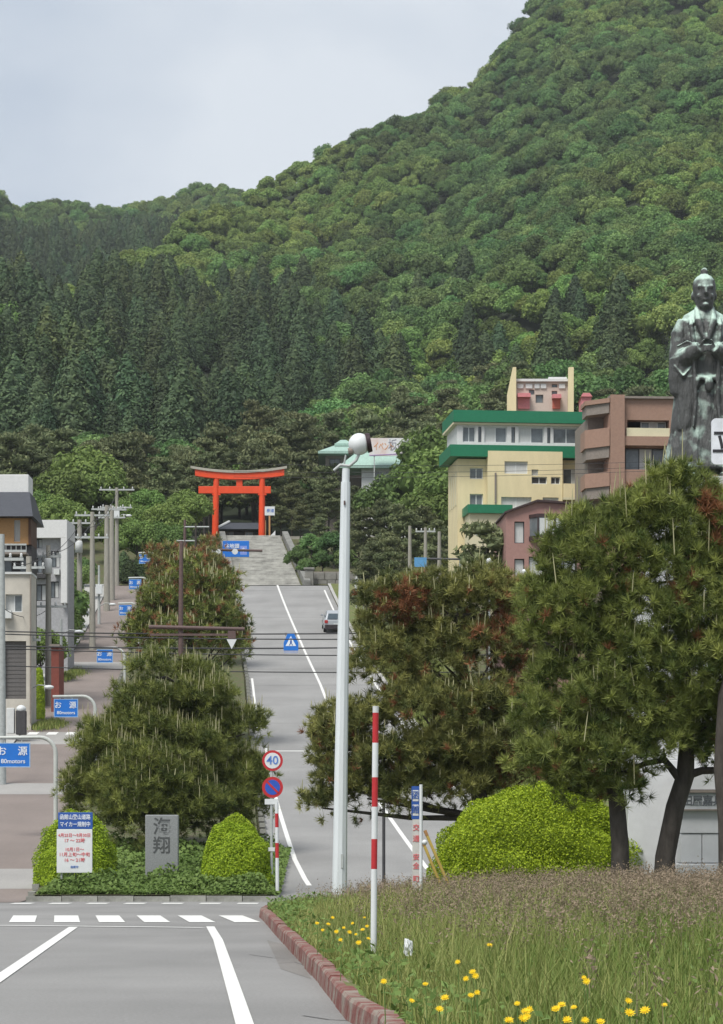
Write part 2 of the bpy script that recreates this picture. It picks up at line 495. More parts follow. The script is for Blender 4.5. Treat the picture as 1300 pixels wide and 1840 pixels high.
# side road: concrete bands at the crossings, a zebra
for v0, v1 in ((1598, 1562), (1428, 1408), (1338, 1316), (1203, 1190)):
    ya, yb = Yroad(v0), Yroad(v1)
    s = strip(lambda y: LL(y) - 6, lambda y: ML(y), ya, yb, 0.010)
    s.build('crossing_band', M_band, side)
for i in range(8):
    Y = Yroad(1318); x0 = LL(Y) - .6 + i * .95
    mark(side, [(x0, Y - .8), (x0 + .5, Y - .8), (x0 + .5, Y + .5), (x0, Y + .5)], 'crosswalk_stripe', dz=0.016)
# pavement left of the side road, verge right of the uphill road
pv = structure(strip(lambda y: LL(y) - 2.2, lambda y: LL(y), 77, 240, 0.10).build('pavement', M_conc))
vg = structure(strip(lambda y: RR(y) + .25, lambda y: RR(y) + 6, 84, 240, 0.14).build('roadside_verge', M_lawn))
kr = structure(strip(lambda y: RR(y), lambda y: RR(y) + .25, 80, 240, 0.15).build('road_kerb', M_conc))
# median
med = structure(strip(lambda y: ML(y) + .2, lambda y: MR(y) - .2, 77.2, 239, 0.16).build('median_strip', M_earth))
KM = []
ks = MB().box(-.49, .49, -.1, .1, 0, .17).mesh('kerb_stone'); ks.materials.append(mat('kerb_weathered', (0.27, 0.27, 0.24), .9, var=.35, scale=3, bump=.5))
mk = structure(thing('median_kerb', (0, 77.1, 0), None, None))
def kerbpiece(parent, me, x, y, z, rz, sc=(1, 1, 1)):
    o = bpy.data.objects.new('kerb_stone', me); link(o); o.parent = parent
    o.location = (x - parent.location.x, y - parent.location.y, z - parent.location.z); o.rotation_euler = (0, 0, rz); o.scale = sc
for i in range(7):
    kerbpiece(mk, ks, -9.3 + .5 + i * 1.0, 77.05 + random.uniform(-.02, .02), random.uniform(-.03, .0), random.uniform(-.015, .015))
for i in range(60):
    y = 77.8 + i * 2.0
    a = math.atan2(2.0, MR(y + 2) - MR(y))
    kerbpiece(mk, ks, MR(y) - .05, y + 1, Rf(y + 1) - .01, a, (2.0, 1, 1.0))
    a = math.atan2(2.0, ML(y + 2) - ML(y))
    kerbpiece(mk, ks, ML(y) + .05, y + 1, Rf(y + 1) - .01, a, (2.0, 1, 1.0))

# right-hand grass island with red painted kerb
KERB = [(-.2, 67.8), (-1.4, 66.2), (-2.1, 63.5), (-2.22, 60.5), (-2.0, 57), (-1.45, 47.5), (-.80, 36.5), (-.42, 30), (-.22, 26.2), (-.12, 24.2), (.10, 22.6), (.17, 20.6), (.45, 15), (1.0, 7)]
def kerbX(y): return float(np.interp(y, [p[1] for p in KERB[::-1]], [p[0] for p in KERB[::-1]]))
def island_z(x, y):
    t = max(0.0, min(1.0, (x - kerbX(y)) / 6.0)); t = t * t * (3 - 2 * t)
    e = max(0.0, min(1.0, (67.5 - y) / 6.0)); g = max(0.0, min(1.0, (y - 20) / 22.0))
    return 0.17 + 0.40 * t * e * g + 0.02 * math.sin(x * 2.1 + y)
def island():
    V = []; fs = []; ny, nx = 70, 26
    for j in range(ny):
        y = 7.2 + (67.6 - 7.2) * j / (ny - 1); xl = kerbX(y) + .09
        for i in range(nx):
            x = xl + (26 - xl) * (i / (nx - 1)) ** 1.5
            V.append((x, y, island_z(x, y)))
    for j in range(ny - 1):
        for i in range(nx - 1):
            k = j * nx + i; fs.append((k, k + 1, k + nx + 1, k + nx))
    b = MB(); b.add(V, fs); return structure(b.build('grass_island', M_lawn, smooth=True))
isl = island()
M_rkerb = mat('kerb_red_paint', (0.175, 0.062, 0.052), 0.9, scale=3.4, col2=(0.25, 0.215, 0.18), thr=(.44, .62), bump=0.7, bscale=14)
rk = structure(thing('island_kerb', (0, 40, 0), None, None))
def kerb_run():
    pts = [Vector((x, y, 0)) for x, y in KERB]
    seg = []; acc = []
    L0 = 0; dense = []
    for a, b in zip(pts[:-1], pts[1:]):
        n = max(1, int((b - a).length / .1))
        dense += [a.lerp(b, i / n) for i in range(n)]
    dense.append(pts[-1])
    i = 0; step = 21
    while i + step < len(dense):
        a, b = dense[i], dense[i + step]; d = (b - a); l = d.length - .025; d.normalize(); nrm = Vector((-d.y, d.x, 0))
        if nrm.x < 0 and a.y < 62: nrm = -nrm
        h = .205 + random.uniform(-.012, .008); t = random.uniform(-.007, .007); hb = h + random.uniform(-.012, .008)
        if nrm.x < 0 : pass
        sgn = 1
        o0 = a + nrm * t; q = []
        for s_, hh in ((0, h), (l, hb)):
            c = o0 + d * s_
            q.append([c + nrm * -.02, c + nrm * .16, c + nrm * .145 + Vector((0, 0, hh)), c + nrm * .02 + Vector((0, 0, hh)), c + nrm * -.002 + Vector((0, 0, hh - .03))])
        vs = q[0] + q[1]; m = 5
        fs = [tuple(range(m)), tuple(reversed(range(m, 2 * m)))] + [((k + 1) % m, k, k + m, (k + 1) % m + m) for k in range(m)]
        b_ = MB(); off = Vector((0, 40, 0)); b_.add([p - off for p in vs], fs)
        me = b_.mesh('kerb_stone'); me.materials.append(M_rkerb)
        bm = bmesh.new(); bm.from_mesh(me); bmesh.ops.recalc_face_normals(bm, faces=bm.faces); bm.to_mesh(me); bm.free()
        o = bpy.data.objects.new('kerb_stone', me); link(o); o.parent = rk
        i += step
kerb_run()
# ------------------------------------------------------------------ mountain
# ridge of the near spur and of the far saddle: photo column, row of the bare ridge, distance
SPUR = [(-900, 470, 560), (-200, 520, 560), (0, 545, 580), (120, 545, 620), (300, 470, 740), (420, 395, 860), (480, 347, 900), (560, 335, 930), (680, 268, 950), (770, 208, 980),
        (850, 182, 1000), (890, 130, 1010), (940, 52, 1020), (1010, -40, 1040), (1100, -110, 1060), (1300, -190, 1090), (2200, -120, 1150)]
FAR = [(-900, 250, 1300), (-150, 250, 1300), (-20, 340, 1300), (20, 392, 1300), (100, 390, 1310), (200, 396, 1320), (300, 396, 1300), (420, 372, 1280), (700, 400, 1280), (2200, 450, 1300)]
def itab(tab, u, k): return np.interp(u, [t[0] for t in tab], [t[k] for t in tab])
Y0M = 286.0
def mountain_z(u, Y):
    u = np.asarray(u, float); Y = np.asarray(Y, float)
    vb = V0 - (Gf(Y0M) - HC - .3) / Y0M * F
    def surf(tab, ys, vs, p):
        yr, vr = itab(tab, u, 2), itab(tab, u, 1)
        t = np.clip((Y - ys) / (yr - ys), 0, 1)
        v = vs + (vr - vs) * t ** p
        z = HC + (V0 - v) / F * Y
        zr = HC + (V0 - vr) / F * yr
        return np.where(Y > yr, zr - 0.55 * (Y - yr), z)
    a = surf(SPUR, Y0M, vb, 0.92)
    b = surf(FAR, 480.0, 760.0, 0.85)
    z = np.maximum(a, np.where(Y > 520, b, -1e3))
    X = WX(u, Y)
    k = np.clip((Y - 300) / 150, 0, 1)
    z = z + k * (4.5 * np.sin(X * .031 + 1.0) * np.sin(Y * .022 + .5) + 2.2 * np.sin(X * .083 + Y * .03) + 1.8 * np.sin(Y * .071 - X * .05))
    return z
us = np.linspace(-1400, 2700, 120); ysm = np.concatenate([np.linspace(Y0M, 600, 60), np.linspace(608, 1450, 90), [1600, 2200]])
Vm = []
for y in ysm:
    z = mountain_z(us, np.full(len(us), y))
    Vm.append(np.stack([WX(us, y), np.full(len(us), y), z], 1))
Vm = np.concatenate(Vm); nu = len(us)
Fm = np.array([(j * nu + i, j * nu + i + 1, (j + 1) * nu + i + 1, (j + 1) * nu + i) for j in range(len(ysm) - 1) for i in range(nu - 1)])
M_forestfloor = mat('forest_floor', (0.022, 0.03, 0.014), 1.0, var=0.3, scale=.2)
mo = bpy.data.objects.new('mountain', np_mesh('mountain', Vm, Fm, np.full(len(Fm), 4), mats=[M_forestfloor], smooth=True)); link(mo); structure(mo)

# ------------------------------------------------------------------ tree kinds
LEAFB = leaf_mat('leaf_broad', (0.072, 0.138, 0.046), (0.175, 0.275, 0.088), 0.3, objvar=.42, patch=(1.42, 1.22, .95), patch_scale=.009)
LEAFL = leaf_mat('leaf_bright', (0.085, 0.150, 0.036), (0.20, 0.29, 0.08), 0.3, objvar=.25)
LEAFC = leaf_mat('leaf_conifer', (0.034, 0.064, 0.031), (0.088, 0.135, 0.056), 0.12, objvar=.34, patch=(1.25, 1.1, .9), patch_scale=.02)
LEAFP = leaf_mat('leaf_pine', (0.085, 0.11, 0.048), (0.20, 0.215, 0.10), 0.15, objvar=.25)
def broad_crown(seed, R=4.2, n=2100, lob=30, leaf=.52):
    rg = np.random.default_rng(seed); parts = []; C = []; Rd = []
    for k in range(lob):
        q = rg.uniform(0, 6.28); h = rg.uniform(-.35, 1); rr = math.sqrt(max(.05, 1 - max(0, h) ** 2)) * rg.uniform(.30, .82)
        C.append((rr * R * math.cos(q), rr * R * math.sin(q), h * R * .62)); Rd.append(R * rg.uniform(.20, .36))
    C = np.array(C); Rd = np.array(Rd)
    k = rg.choice(lob, n * 3, p=Rd ** 2 / (Rd ** 2).sum()); d = unit(rg.normal(size=(n * 3, 3))); d[:, 2] = np.where(d[:, 2] < -.35, -d[:, 2], d[:, 2])
    p = C[k] + d * Rd[k][:, None] * rg.uniform(.80, 1.2, (n * 3, 1))
    ins = (np.linalg.norm(p[:, None] - C[None], axis=2) < Rd[None] * .76).any(1)
    p, d, k = p[~ins][:n], d[~ins][:n], k[~ins][:n]
    lt = rg.uniform(0, 1, lob)
    parts.append(leaves(p, unit(d + np.array([0, 0, .3]) + rg.normal(size=d.shape) * .55), rg.uniform(.7, 1.25, len(p)) * leaf, rg.uniform(.6, 1, len(p)) * leaf * .72,
                        np.clip(.3 + .5 * lt[k] + rg.normal(size=len(p)) * .22, 0, 1), rg))
    for i in range(lob): parts.append(blob(C[i], Rd[i] * .74, rg, 1, .1, .2 + .4 * lt[i]))
    v, l, s, t = joinm(parts); v = v + np.array([0, 0, R * 1.05])
    return v, l, s, t
def con_crown(seed, H=13, R=3.5, n=2500):
    rg = np.random.default_rng(seed)
    h = 1 - rg.uniform(0.0004, 1, n) ** .62; q = rg.uniform(0, 6.28, n)
    sides = 1 + .13 * np.sin(q * 5 + h * 17 + seed) + .09 * np.sin(q * 3 - h * 31)
    rad = R * (1 - h ** 1.5) ** .75 * sides; f = rg.uniform(.72, 1.03, n); rr = rad * f
    z = (.13 + .87 * h) * H - f * rad * .25
    p = np.stack([rr * np.cos(q), rr * np.sin(q), z], 1)
    nr = np.stack([np.cos(q) * .8, np.sin(q) * .8, np.full(n, .65)], 1) + rg.normal(size=(n, 3)) * .35
    parts = [leaves(p, unit(nr), rg.uniform(.36, .72, n), rg.uniform(.2, .36, n), np.clip(rg.normal(.42, .25, n), 0, 1), rg)]
    for i in range(7):
        g = i / 7; parts.append(blob((0, 0, (.17 + .80 * g) * H), (R * .76 * (1 - g ** 1.5) ** .75, R * .76 * (1 - g ** 1.5) ** .75, H * .11), rg, 1, .14, .3))
    return joinm(parts)
def pine_crown(seed, H=11, n=2000):
    rg = np.random.default_rng(seed); parts = []; pads = []
    np_ = 13
    for k in range(np_):
        g = (k + .5) / np_; q = k * 2.4 + rg.uniform(-.5, .5); sp = (1.15 - g * .85) * 2.7 * rg.uniform(.55, 1.1)
        pads.append((sp * math.cos(q), sp * math.sin(q), H * (.40 + .58 * g), rg.uniform(1.2, 2.0) * (1.2 - .5 * g), rg.uniform(.45, .75)))
    for x, y, z, r, hz in pads:
        m = n // np_; d = unit(rg.normal(size=(m, 3))); d[:, 2] = np.abs(d[:, 2]) * np.where(rg.uniform(size=m) < .82, 1, -1)
        p = np.array([x, y, z]) + d * np.array([r, r, hz]) * rg.uniform(.75, 1.1, (m, 1))
        parts.append(leaves(p, unit(d * .5 + rg.normal(size=d.shape) * .8), rg.uniform(.35, .75, m), rg.uniform(.12, .26, m), np.clip(rg.normal(.45, .28, m), 0, 1), rg))
        parts.append(blob((x, y, z - .05), (r * .74, r * .74, hz * .7), rg, 1, .2, .25))
    return joinm(parts)
def trunk_mesh(H, r, seed, limbs=5, lean=.25):
    rg = random.Random(seed); b = MB()
    pts = [(rg.uniform(-lean, lean) * i / 5 * .6, rg.uniform(-lean, lean) * i / 5 * .6, -.6 + (H + .6) * i / 5) for i in range(6)]
    pts[0] = (0, 0, -.6)
    b.tube(pts, [r * (1.25 - 1.05 * i / 5) for i in range(6)], 7)
    for k in range(limbs):
        i = 2 + k % 3; p = Vector(pts[i]); q = rg.uniform(0, 6.28); l = H * rg.uniform(.14, .26)
        b.tube([p, p + Vector((math.cos(q) * l * .6, math.sin(q) * l * .6, l * .3)), p + Vector((math.cos(q) * l, math.sin(q) * l, l * .65))], [r * .5, r * .32, r * .1], 5)
    me = b.mesh('trunk'); me.materials.append(M_bark); me.polygons.foreach_set('use_smooth', [True] * len(me.polygons))
    return me
def crown_mesh(data, m): return np_mesh('crown', *data, mats=[m])
LEAFS = leaf_mat('leaf_spur', (0.125, 0.200, 0.050), (0.27, 0.355, 0.10), 0.3, objvar=.22)
KIND = {'broad': [], 'bright': [], 'con': [], 'pine': [], 'spur': []}
for s in range(4):
    d = broad_crown(20 + s, R=4.0)
    KIND['broad'].append((crown_mesh(d, LEAFB), trunk_mesh(4.5, .26, s)))
    if s < 2: KIND['spur'].append((crown_mesh(broad_crown(30 + s, R=3.4), LEAFS), None))
    if s < 3:
        d = broad_crown(40 + s, R=3.6, n=3200, lob=34, leaf=.38); KIND['bright'].append((crown_mesh(d, LEAFL), trunk_mesh(4.2, .2, s + 5)))
        KIND['con'].append((crown_mesh(con_crown(60 + s, R=3.7 - .3 * s), LEAFC), trunk_mesh(12, .28, s + 9, 0, .05)))
        KIND['pine'].append((crown_mesh(pine_crown(80 + s), LEAFP), trunk_mesh(10, .2, s + 14, 7, .5)))
NAME = {'broad': 'broadleaf_tree', 'bright': 'broadleaf_tree', 'con': 'cedar_tree', 'pine': 'pine_tree'}
def place(kind, x, y, z, s, label, group=None, var=None, rz=None, sz=1.0):
    c, t = KIND[kind][random.randrange(len(KIND[kind])) if var is None else var]
    e = thing(NAME[kind], (x, y, z), label, 'tree', group, random.uniform(0, 6.28) if rz is None else rz); e.scale = (s, s, s * sz)
    for nm, me in (('trunk', t), ('crown', c)):
        o = bpy.data.objects.new(nm, me); link(o); o.parent = e
    return e

# ------------------------------------------------------------------ forest: every candidate stem on the slopes
pts = []
for Y in np.arange(293, 1335, 5.6):
    hw = .165 * Y + 14
    for X in np.arange(-hw, hw, 5.6 if Y < 700 else 6.0):
        pts.append((X, Y))
pts = np.array(pts); pts = pts + rng.uniform(-2.9, 2.9, pts.shape)
uu = U0 + pts[:, 0] / pts[:, 1] * F
zz = mountain_z(uu, pts[:, 1]); vv = V0 - (zz - HC) / pts[:, 1] * F
yr = itab(SPUR, uu, 2)
behind = (pts[:, 1] > yr + 14) & (uu > 470)
hid = (pts[:, 1] > yr + 14) & (pts[:, 1] < 900) & (uu < 470)
hid |= (pts[:, 1] > itab(FAR, uu, 2) + 12)
btop = np.interp(uu, [-200, 0, 150, 300, 400, 500, 700, 900, 1100, 1300], [640, 620, 600, 540, 560, 585, 580, 590, 610, 620])      # rows of bare ground
bbot = np.interp(uu, [-200, 0, 200, 400, 520, 620, 800, 1000, 1300], [900, 890, 905, 880, 830, 770, 740, 760, 770])
far = (pts[:, 1] > yr + 10)
kind = np.full(len(pts), 'broad', dtype='<U8')
con = (~far) & (vv > btop + 22 * np.sin(uu * .021 + 1) + 14 * np.sin(uu * .067) + rng.normal(size=len(pts)) * 10) & (vv < bbot + 18 * np.sin(uu * .03))
con |= far & (uu < 330) & (vv > 448) & (rng.uniform(size=len(pts)) < .93)
con |= (~far) & (uu < 120) & (vv > 520) & (vv < bbot)
kind[con & (rng.uniform(size=len(pts)) < np.interp(uu, [0, 480, 640, 800, 1300], [.95, .93, .62, .38, .42]))] = 'con'
low = (~far) & (vv >= bbot)
r1 = rng.uniform(size=len(pts))
kind[low & (r1 < np.where(uu > 560, np.where(vv > bbot + 90, .55, .15), np.where(vv > bbot + 45, .80, .35)))] = 'pine'
kind[low & (r1 >= .88)] = 'bright'
spur = (~far) & (kind == 'broad') & (uu > 90) & (uu < 640) & (yr - pts[:, 1] < np.interp(uu, [90, 300, 640], [70, 120, 60]) + 30 * np.sin(uu * .04)) & (r1 < .9)
kind[spur] = 'spur'
btn = 26 * np.sin(uu * .021 + 1) + 16 * np.sin(uu * .067)
thin = (kind == 'con') & (rng.uniform(size=len(pts)) < .34) & ~far
ok = ~(hid | behind | thin) & (uu > -260) & (uu < 1560)
near = ok & (pts[:, 1] < 352) & (uu > -40) & (uu < 1340)
LBL = {'con': ('dark cedar in the front rows of the wood behind the orange gate', 'cedars at the foot of the mountain'),
       'pine': ('dull olive pine on the slope behind the orange gate and green roof', 'pines at the foot of the mountain'),
       'broad': ('mid green broadleaf tree among the pines at the foot of the mountain', 'broadleaf trees at the foot of the mountain'),
       'bright': ('fresh light green broadleaf tree among dull pines at the mountain foot', 'light green trees at the foot of the mountain')}
LB2 = {'con': 'dark woodland cedar', 'pine': 'dull olive woodland pine', 'broad': 'mid green woodland tree', 'bright': 'fresh light green woodland tree'}
for i in np.where(near)[0]:
    k = str(kind[i]); lb, gr = LBL[k]; u_ = uu[i]
    wh = 'behind the light green trees left of the gate' if u_ < 330 else 'directly behind the orange gate' if u_ < 540 else 'around the green-roofed hall' if u_ < 780 else 'behind the yellow building' if u_ < 1070 else 'behind the brown flats and the statue'
    lb = LB2[k] + ' ' + wh; gr = gr + ', ' + wh
    s = random.uniform(.72, 1.05)
    place(k, float(pts[i, 0]), float(pts[i, 1]), float(zz[i]) - .2, s, lb, gr)
def gn_forest(name, k, idx, label, smin, smax):
    """one uncountable mass of trees: points that carry copies of the tree kind"""
    n = len(idx); me = bpy.data.meshes.new(name); me.vertices.add(n)
    me.vertices.foreach_set('co', np.stack([pts[idx, 0], pts[idx, 1], zz[idx] - .3], 1).astype(np.float32).ravel())
    for an, dt, val in (('pick', 'INT', rng.integers(0, len(KIND[k]), n)), ('size', 'FLOAT', rng.uniform(smin, smax, n)), ('turn', 'FLOAT', rng.uniform(0, 6.28, n))):
        at = me.attributes.new(an, dt, 'POINT'); at.data.foreach_set('value', val.astype(np.int32 if dt == 'INT' else np.float32))
    o = bpy.data.objects.new(name, me); link(o)
    col = bpy.data.collections.new(name + '_kinds')
    for j, (c, t) in enumerate(KIND[k]):
        q = bpy.data.objects.new(f'{name}_crown_{j}', c); col.objects.link(q)
    g = bpy.data.node_groups.new(name, 'GeometryNodeTree')
    g.interface.new_socket('Geometry', in_out='INPUT', socket_type='NodeSocketGeometry'); g.interface.new_socket('Geometry', in_out='OUTPUT', socket_type='NodeSocketGeometry')
    N = g.nodes.new; K = g.links.new
    gi, go = N('NodeGroupInput'), N('NodeGroupOutput'); ip = N('GeometryNodeInstanceOnPoints'); ci = N('GeometryNodeCollectionInfo')
    ci.inputs['Collection'].default_value = col; ci.inputs['Separate Children'].default_value = True; ci.inputs['Reset Children'].default_value = True
    def attr(nm, dt):
        a = N('GeometryNodeInputNamedAttribute'); a.data_type = dt; a.inputs['Name'].default_value = nm; return a.outputs['Attribute']
    ip.inputs['Pick Instance'].default_value = True
    cx = N('ShaderNodeCombineXYZ'); K(attr('turn', 'FLOAT'), cx.inputs['Z'])
    K(gi.outputs[0], ip.inputs['Points']); K(ci.outputs[0], ip.inputs['Instance']); K(attr('pick', 'INT'), ip.inputs['Instance Index'])
    K(cx.outputs[0], ip.inputs['Rotation']); K(attr('size', 'FLOAT'), ip.inputs['Scale']); K(ip.outputs[0], go.inputs[0])
    md = o.modifiers.new('scatter', 'NODES'); md.node_group = g
    return tag(o, label, 'forest', kind='stuff')
rest = ok & ~near
SZ = {'broad': (.72, 1.28), 'con': (.62, 1.32), 'pine': (.75, 1.05), 'bright': (.7, 1.0), 'spur': (.7, 1.15)}
for k, lb in (('broad', 'rounded green broadleaf forest covering the mountainside'), ('con', 'dark band of cedar forest across the lower mountainside'),
              ('pine', 'dull olive pine wood at the foot of the mountain'), ('bright', 'light green trees scattered over the lower mountain slopes'), ('spur', 'yellow-green trees along the crest of the mountain spur')):
    ii = np.where(rest & (kind == k))[0]
    if len(ii): gn_forest({'broad': 'broadleaf_forest', 'con': 'cedar_forest', 'pine': 'pine_forest', 'bright': 'light_green_forest', 'spur': 'spur_forest'}[k], k, ii, lb, *SZ[k])

# trees between the top of the street and the wood (column of crown centre, row of crown top, distance, kind)
def tree_at(kind, u, vtop, Y, label, group=None, ht=None, var=None, sz=1.0):
    z0 = Gf(Y) - .1; H = WZ(vtop, Y) - z0
    base = {'broad': 7.4, 'bright': 6.9, 'con': 14.0, 'pine': 11.6}[kind]
    s = H / base / sz
    return place(kind, WX(u, Y), Y, z0, s, label, group, var, sz=sz)
GL = 'light green trees left of the orange gate'
for u, vt, Y in ((150, 806, 278), (118, 845, 270), (190, 850, 272), (70, 885, 268), (108, 893, 262), (228, 900, 266), (262, 880, 274), (300, 905, 262), (335, 882, 270), (205, 925, 256),
                 (246, 935, 254), (285, 940, 254), (318, 945, 252)):
    tall = u == 150
    tree_at('bright', u, vt, Y, 'tallest light green tree between the utility poles and the orange gate' if tall else 'lower light green leafy tree between the utility poles and the orange gate', None if tall else GL)
for u, vt, Y in ((20, 770, 283), (240, 838, 284), (300, 815, 284), (360, 850, 283), (330, 860, 282), (55, 800, 284)):
    tree_at('pine', u, vt, Y, 'dull pine behind the light green trees left of the gate', 'pines left of the gate')
for u, vt, Y in ((525, 862, 281), (560, 880, 276), (590, 850, 283), (540, 905, 268), (505, 905, 279), (575, 925, 262), (612, 930, 262), (640, 870, 278)):
    tree_at('pine', u, vt, Y, 'dark spreading pine on the bank right of the orange gate', 'pines on the bank right of the gate')
for u, vt, Y in ((560, 962, 256), (600, 960, 254), (535, 985, 252), (645, 955, 256), (580, 992, 249.5), (622, 990, 249.5), (550, 1006, 248.8)):
    tree_at('broad', u, vt, Y, 'low green bushy tree above the stone wall beside the stairs', 'bushy trees above the stone wall')
for u, vt, Y in ((775, 775, 276), (795, 800, 268), (740, 850, 270), (700, 862, 268), (785, 850, 258), (765, 880, 256)):
    tree_at('bright' if u > 730 else 'broad', u, vt, Y, ('light' if u > 730 else 'darker') + ' green leafy tree between the green-roofed hall and the yellow building', ('light' if u > 730 else 'darker') + ' leafy trees left of the yellow building')
for u, vt, Y in ((655, 905, 240), (690, 890, 246), (725, 900, 238), (755, 905, 240), (670, 965, 222), (705, 950, 226), (660, 1005, 205), (695, 985, 208), (790, 930, 232)):
    tree_at('pine', u, vt, Y, 'dull wispy pine beside the upper road, in front of the green-roofed hall', 'pines beside the upper road')
for u, vt, Y in ((222, 985, 247.5), (250, 992, 247), (232, 1000, 246)):
    tree_at('con', u, vt, Y, 'small dark conifer at the top of the side road', 'dark conifers at the top of the side road', sz=.6)
tree_at('pine', 879, 925, 168, 'dark green tree in front of the yellow building')
#@@PART3
# ------------------------------------------------------------------ near pines, built tuft by tuft
NEED = leaf_mat('needle_green', (0.072, 0.104, 0.029), (0.30, 0.335, 0.09), 0.15, objvar=.08)
NEEDO = leaf_mat('needle_olive', (0.080, 0.100, 0.034), (0.31, 0.31, 0.10), 0.15, objvar=.08)
NEEDR = leaf_mat('needle_rust', (0.20, 0.085, 0.04), (0.36, 0.17, 0.085), 0.15, objvar=.05)
CAND = leaf_mat('shoot_pale', (0.30, 0.29, 0.15), (0.44, 0.42, 0.25), 0.0, objvar=.05)
def tufts(c, d, K, ln, wd, rg, spread=.9):
    """K needles fanning out of each tuft centre c along d"""
    T = len(c); n = T * K
    dd = unit(np.repeat(d, K, 0) + rg.normal(size=(n, 3)) * spread)
    b = np.repeat(c, K, 0) + dd * rg.uniform(0, .25, (n, 1)) * np.repeat(ln, K)[:, None]
    l = np.repeat(ln, K)[:, None] * rg.uniform(.7, 1.15, (n, 1))
    a, _ = frames(dd, rg); w_ = np.repeat(wd, K)[:, None]
    tip = b + dd * l + np.array([0, 0, 1]) * l * .12
    V = np.stack([b - a * w_, b + a * w_, tip], 1).reshape(-1, 3)
    return V, np.arange(3 * n), np.full(n, 3)
def near_pine(name, base, trunk, tr, pads, label, tuft=.16, dens=1.0, K=22, wd=.010, cand=.25, candlen=(.15, .4), m=None, rust=None, seed=1, bare=.0, extra_trunks=(), cat='tree'):
    """trunk: path in world points; pads: foliage cushions (x,y,z,rx,ry,rz) in world; rust: function p -> chance that a tuft is dead"""
    rg = np.random.default_rng(seed); bx = np.array(base, float)
    e = thing(name, base, label, cat)
    for path, rad in [(trunk, tr)] + list(extra_trunks):
        MB().tube([np.array(p) - bx for p in path], rad, 10).build('trunk', M_bark, e, smooth=True)
    lb = MB(); tp = [np.array(p, float) for path, _ in [(trunk, tr)] + list(extra_trunks) for p in path[1:]]
    C = []; D = []; G = []
    for k, (x, y, z, rx, ry, rz) in enumerate(pads):
        pc = np.array([x, y, z]); low = [t for t in tp if t[2] < z + .15] or tp[:1]
        t0 = min(low, key=lambda t: np.linalg.norm(t - pc))
        mid = (t0 + pc) / 2 + np.array([rg.uniform(-.15, .15), rg.uniform(-.1, .1), -.12 - .08 * rg.uniform()])
        r0 = .05 + .012 * np.linalg.norm(pc - t0)
        lb = MB(); lb.tube([t0 - bx, mid - bx, pc - np.array([0, 0, rz * .3]) - bx], [r0, r0 * .65, r0 * .25], 6).build('branch', M_bark, e, smooth=True)
        rz = rz * 1.3; area = 4 * PI * ((rx * ry + rx * rz + ry * rz) / 3); n = int(area * dens / (tuft * tuft) * 1.5)
        d = unit(rg.normal(size=(n, 3))); d[:, 2] = np.where((d[:, 2] < -.2) & (rg.uniform(size=n) < .75), -d[:, 2], d[:, 2])
        # tufts sit in bunches at the twig ends, with gaps between the bunches
        mc = max(10, int(area / (tuft * 1.9) ** 2 * 1.05)); dm = unit(rg.normal(size=(mc, 3))); dm[:, 2] = np.where((dm[:, 2] < -.15) & (rg.uniform(size=mc) < .72), -dm[:, 2], dm[:, 2])
        hub = pc + dm * np.array([rx, ry, rz]) * rg.uniform(.72, 1.12, (mc, 1)); ht = rg.normal(size=mc) * .24
        nb = int(n * .74); hi_ = rg.integers(0, mc, nb)
        qb = hub[hi_] + rg.normal(size=(nb, 3)) * tuft * np.array([.62, .62, .5]); d = np.concatenate([dm[hi_] + rg.normal(size=(nb, 3)) * .3, d[nb:]])
        q = np.concatenate([qb, pc + d[nb:] * np.array([rx, ry, rz]) * (rg.uniform(.12, .85, (n - nb, 1)) ** .5)]); tb = np.concatenate([ht[hi_], np.full(n - nb, -.15)])
        q = q + wob(q * (2.2 / max(rx, .3)), seed * 31 + k)[:, None] * np.array([.16 * rx, .16 * ry, .14 * rz])
        C.append(q); D.append(unit(d * np.array([1, 1, .8]) + np.array([0, 0, .55]))); G.append(np.clip(.35 + .45 * (q[:, 2] - z) / rz * 0 + rg.normal(size=n) * .10 + .2 * rg.uniform() + tb, 0, 1))
    C = np.concatenate(C); D = np.concatenate(D); G = np.concatenate(G); n = len(C)
    dead = np.zeros(n, bool) if rust is None else rg.uniform(size=n) < np.array([rust(p) for p in C])
    def part(nm, sel, mt, Kn):
        if not sel.any(): return
        T = sel.sum(); v, l, s = tufts(C[sel], D[sel], Kn, rg.uniform(.75, 1.2, T) * tuft, np.full(T, wd), rg)
        t = np.repeat(np.clip(G[sel] + rg.normal(size=T) * .14, 0, 1), Kn * 3)
        parts = [(v, l, s, t)]
        v, l, s, t = joinm(parts)
        o = bpy.data.objects.new(nm, np_mesh(nm, v - bx, l, s, t, [mt])); link(o); o.parent = e
        return o
    part('needles', ~dead, m or NEED, K)
    r = part('dead_needles', dead, NEEDR, K)
    if r: r['label'] = 'rust brown dead needles'
    # pale upright new shoots on the upper side of the cushions
    top = np.where((D[:, 2] > .62) & (rg.uniform(size=n) < cand))[0]
    if len(top):
        vs = []; ls = []; ss = []; ts = []; k = 0
        for i in top:
            h = rg.uniform(*candlen); r0 = max(.0125, wd * 1.25); p = C[i] + D[i] * tuft * .4
            tl = np.array([rg.normal() * .07, rg.normal() * .07, 1.0]); tl /= np.linalg.norm(tl)
            for q, rr in ((p, r0), (p + tl * h * .75, r0 * .85), (p + tl * h, r0 * .25)):
                for a in range(4):
                    vs.append(q + rr * np.array([math.cos(a * PI / 2 + .4), math.sin(a * PI / 2 + .4), 0]))
            for j in range(2):
                for a in range(4):
                    b = (a + 1) % 4; ls += [k + j * 4 + a, k + j * 4 + b, k + j * 4 + 4 + b, k + j * 4 + 4 + a]; ss.append(4)
            ts += [rg.uniform(0, 1)] * 12; k += 12
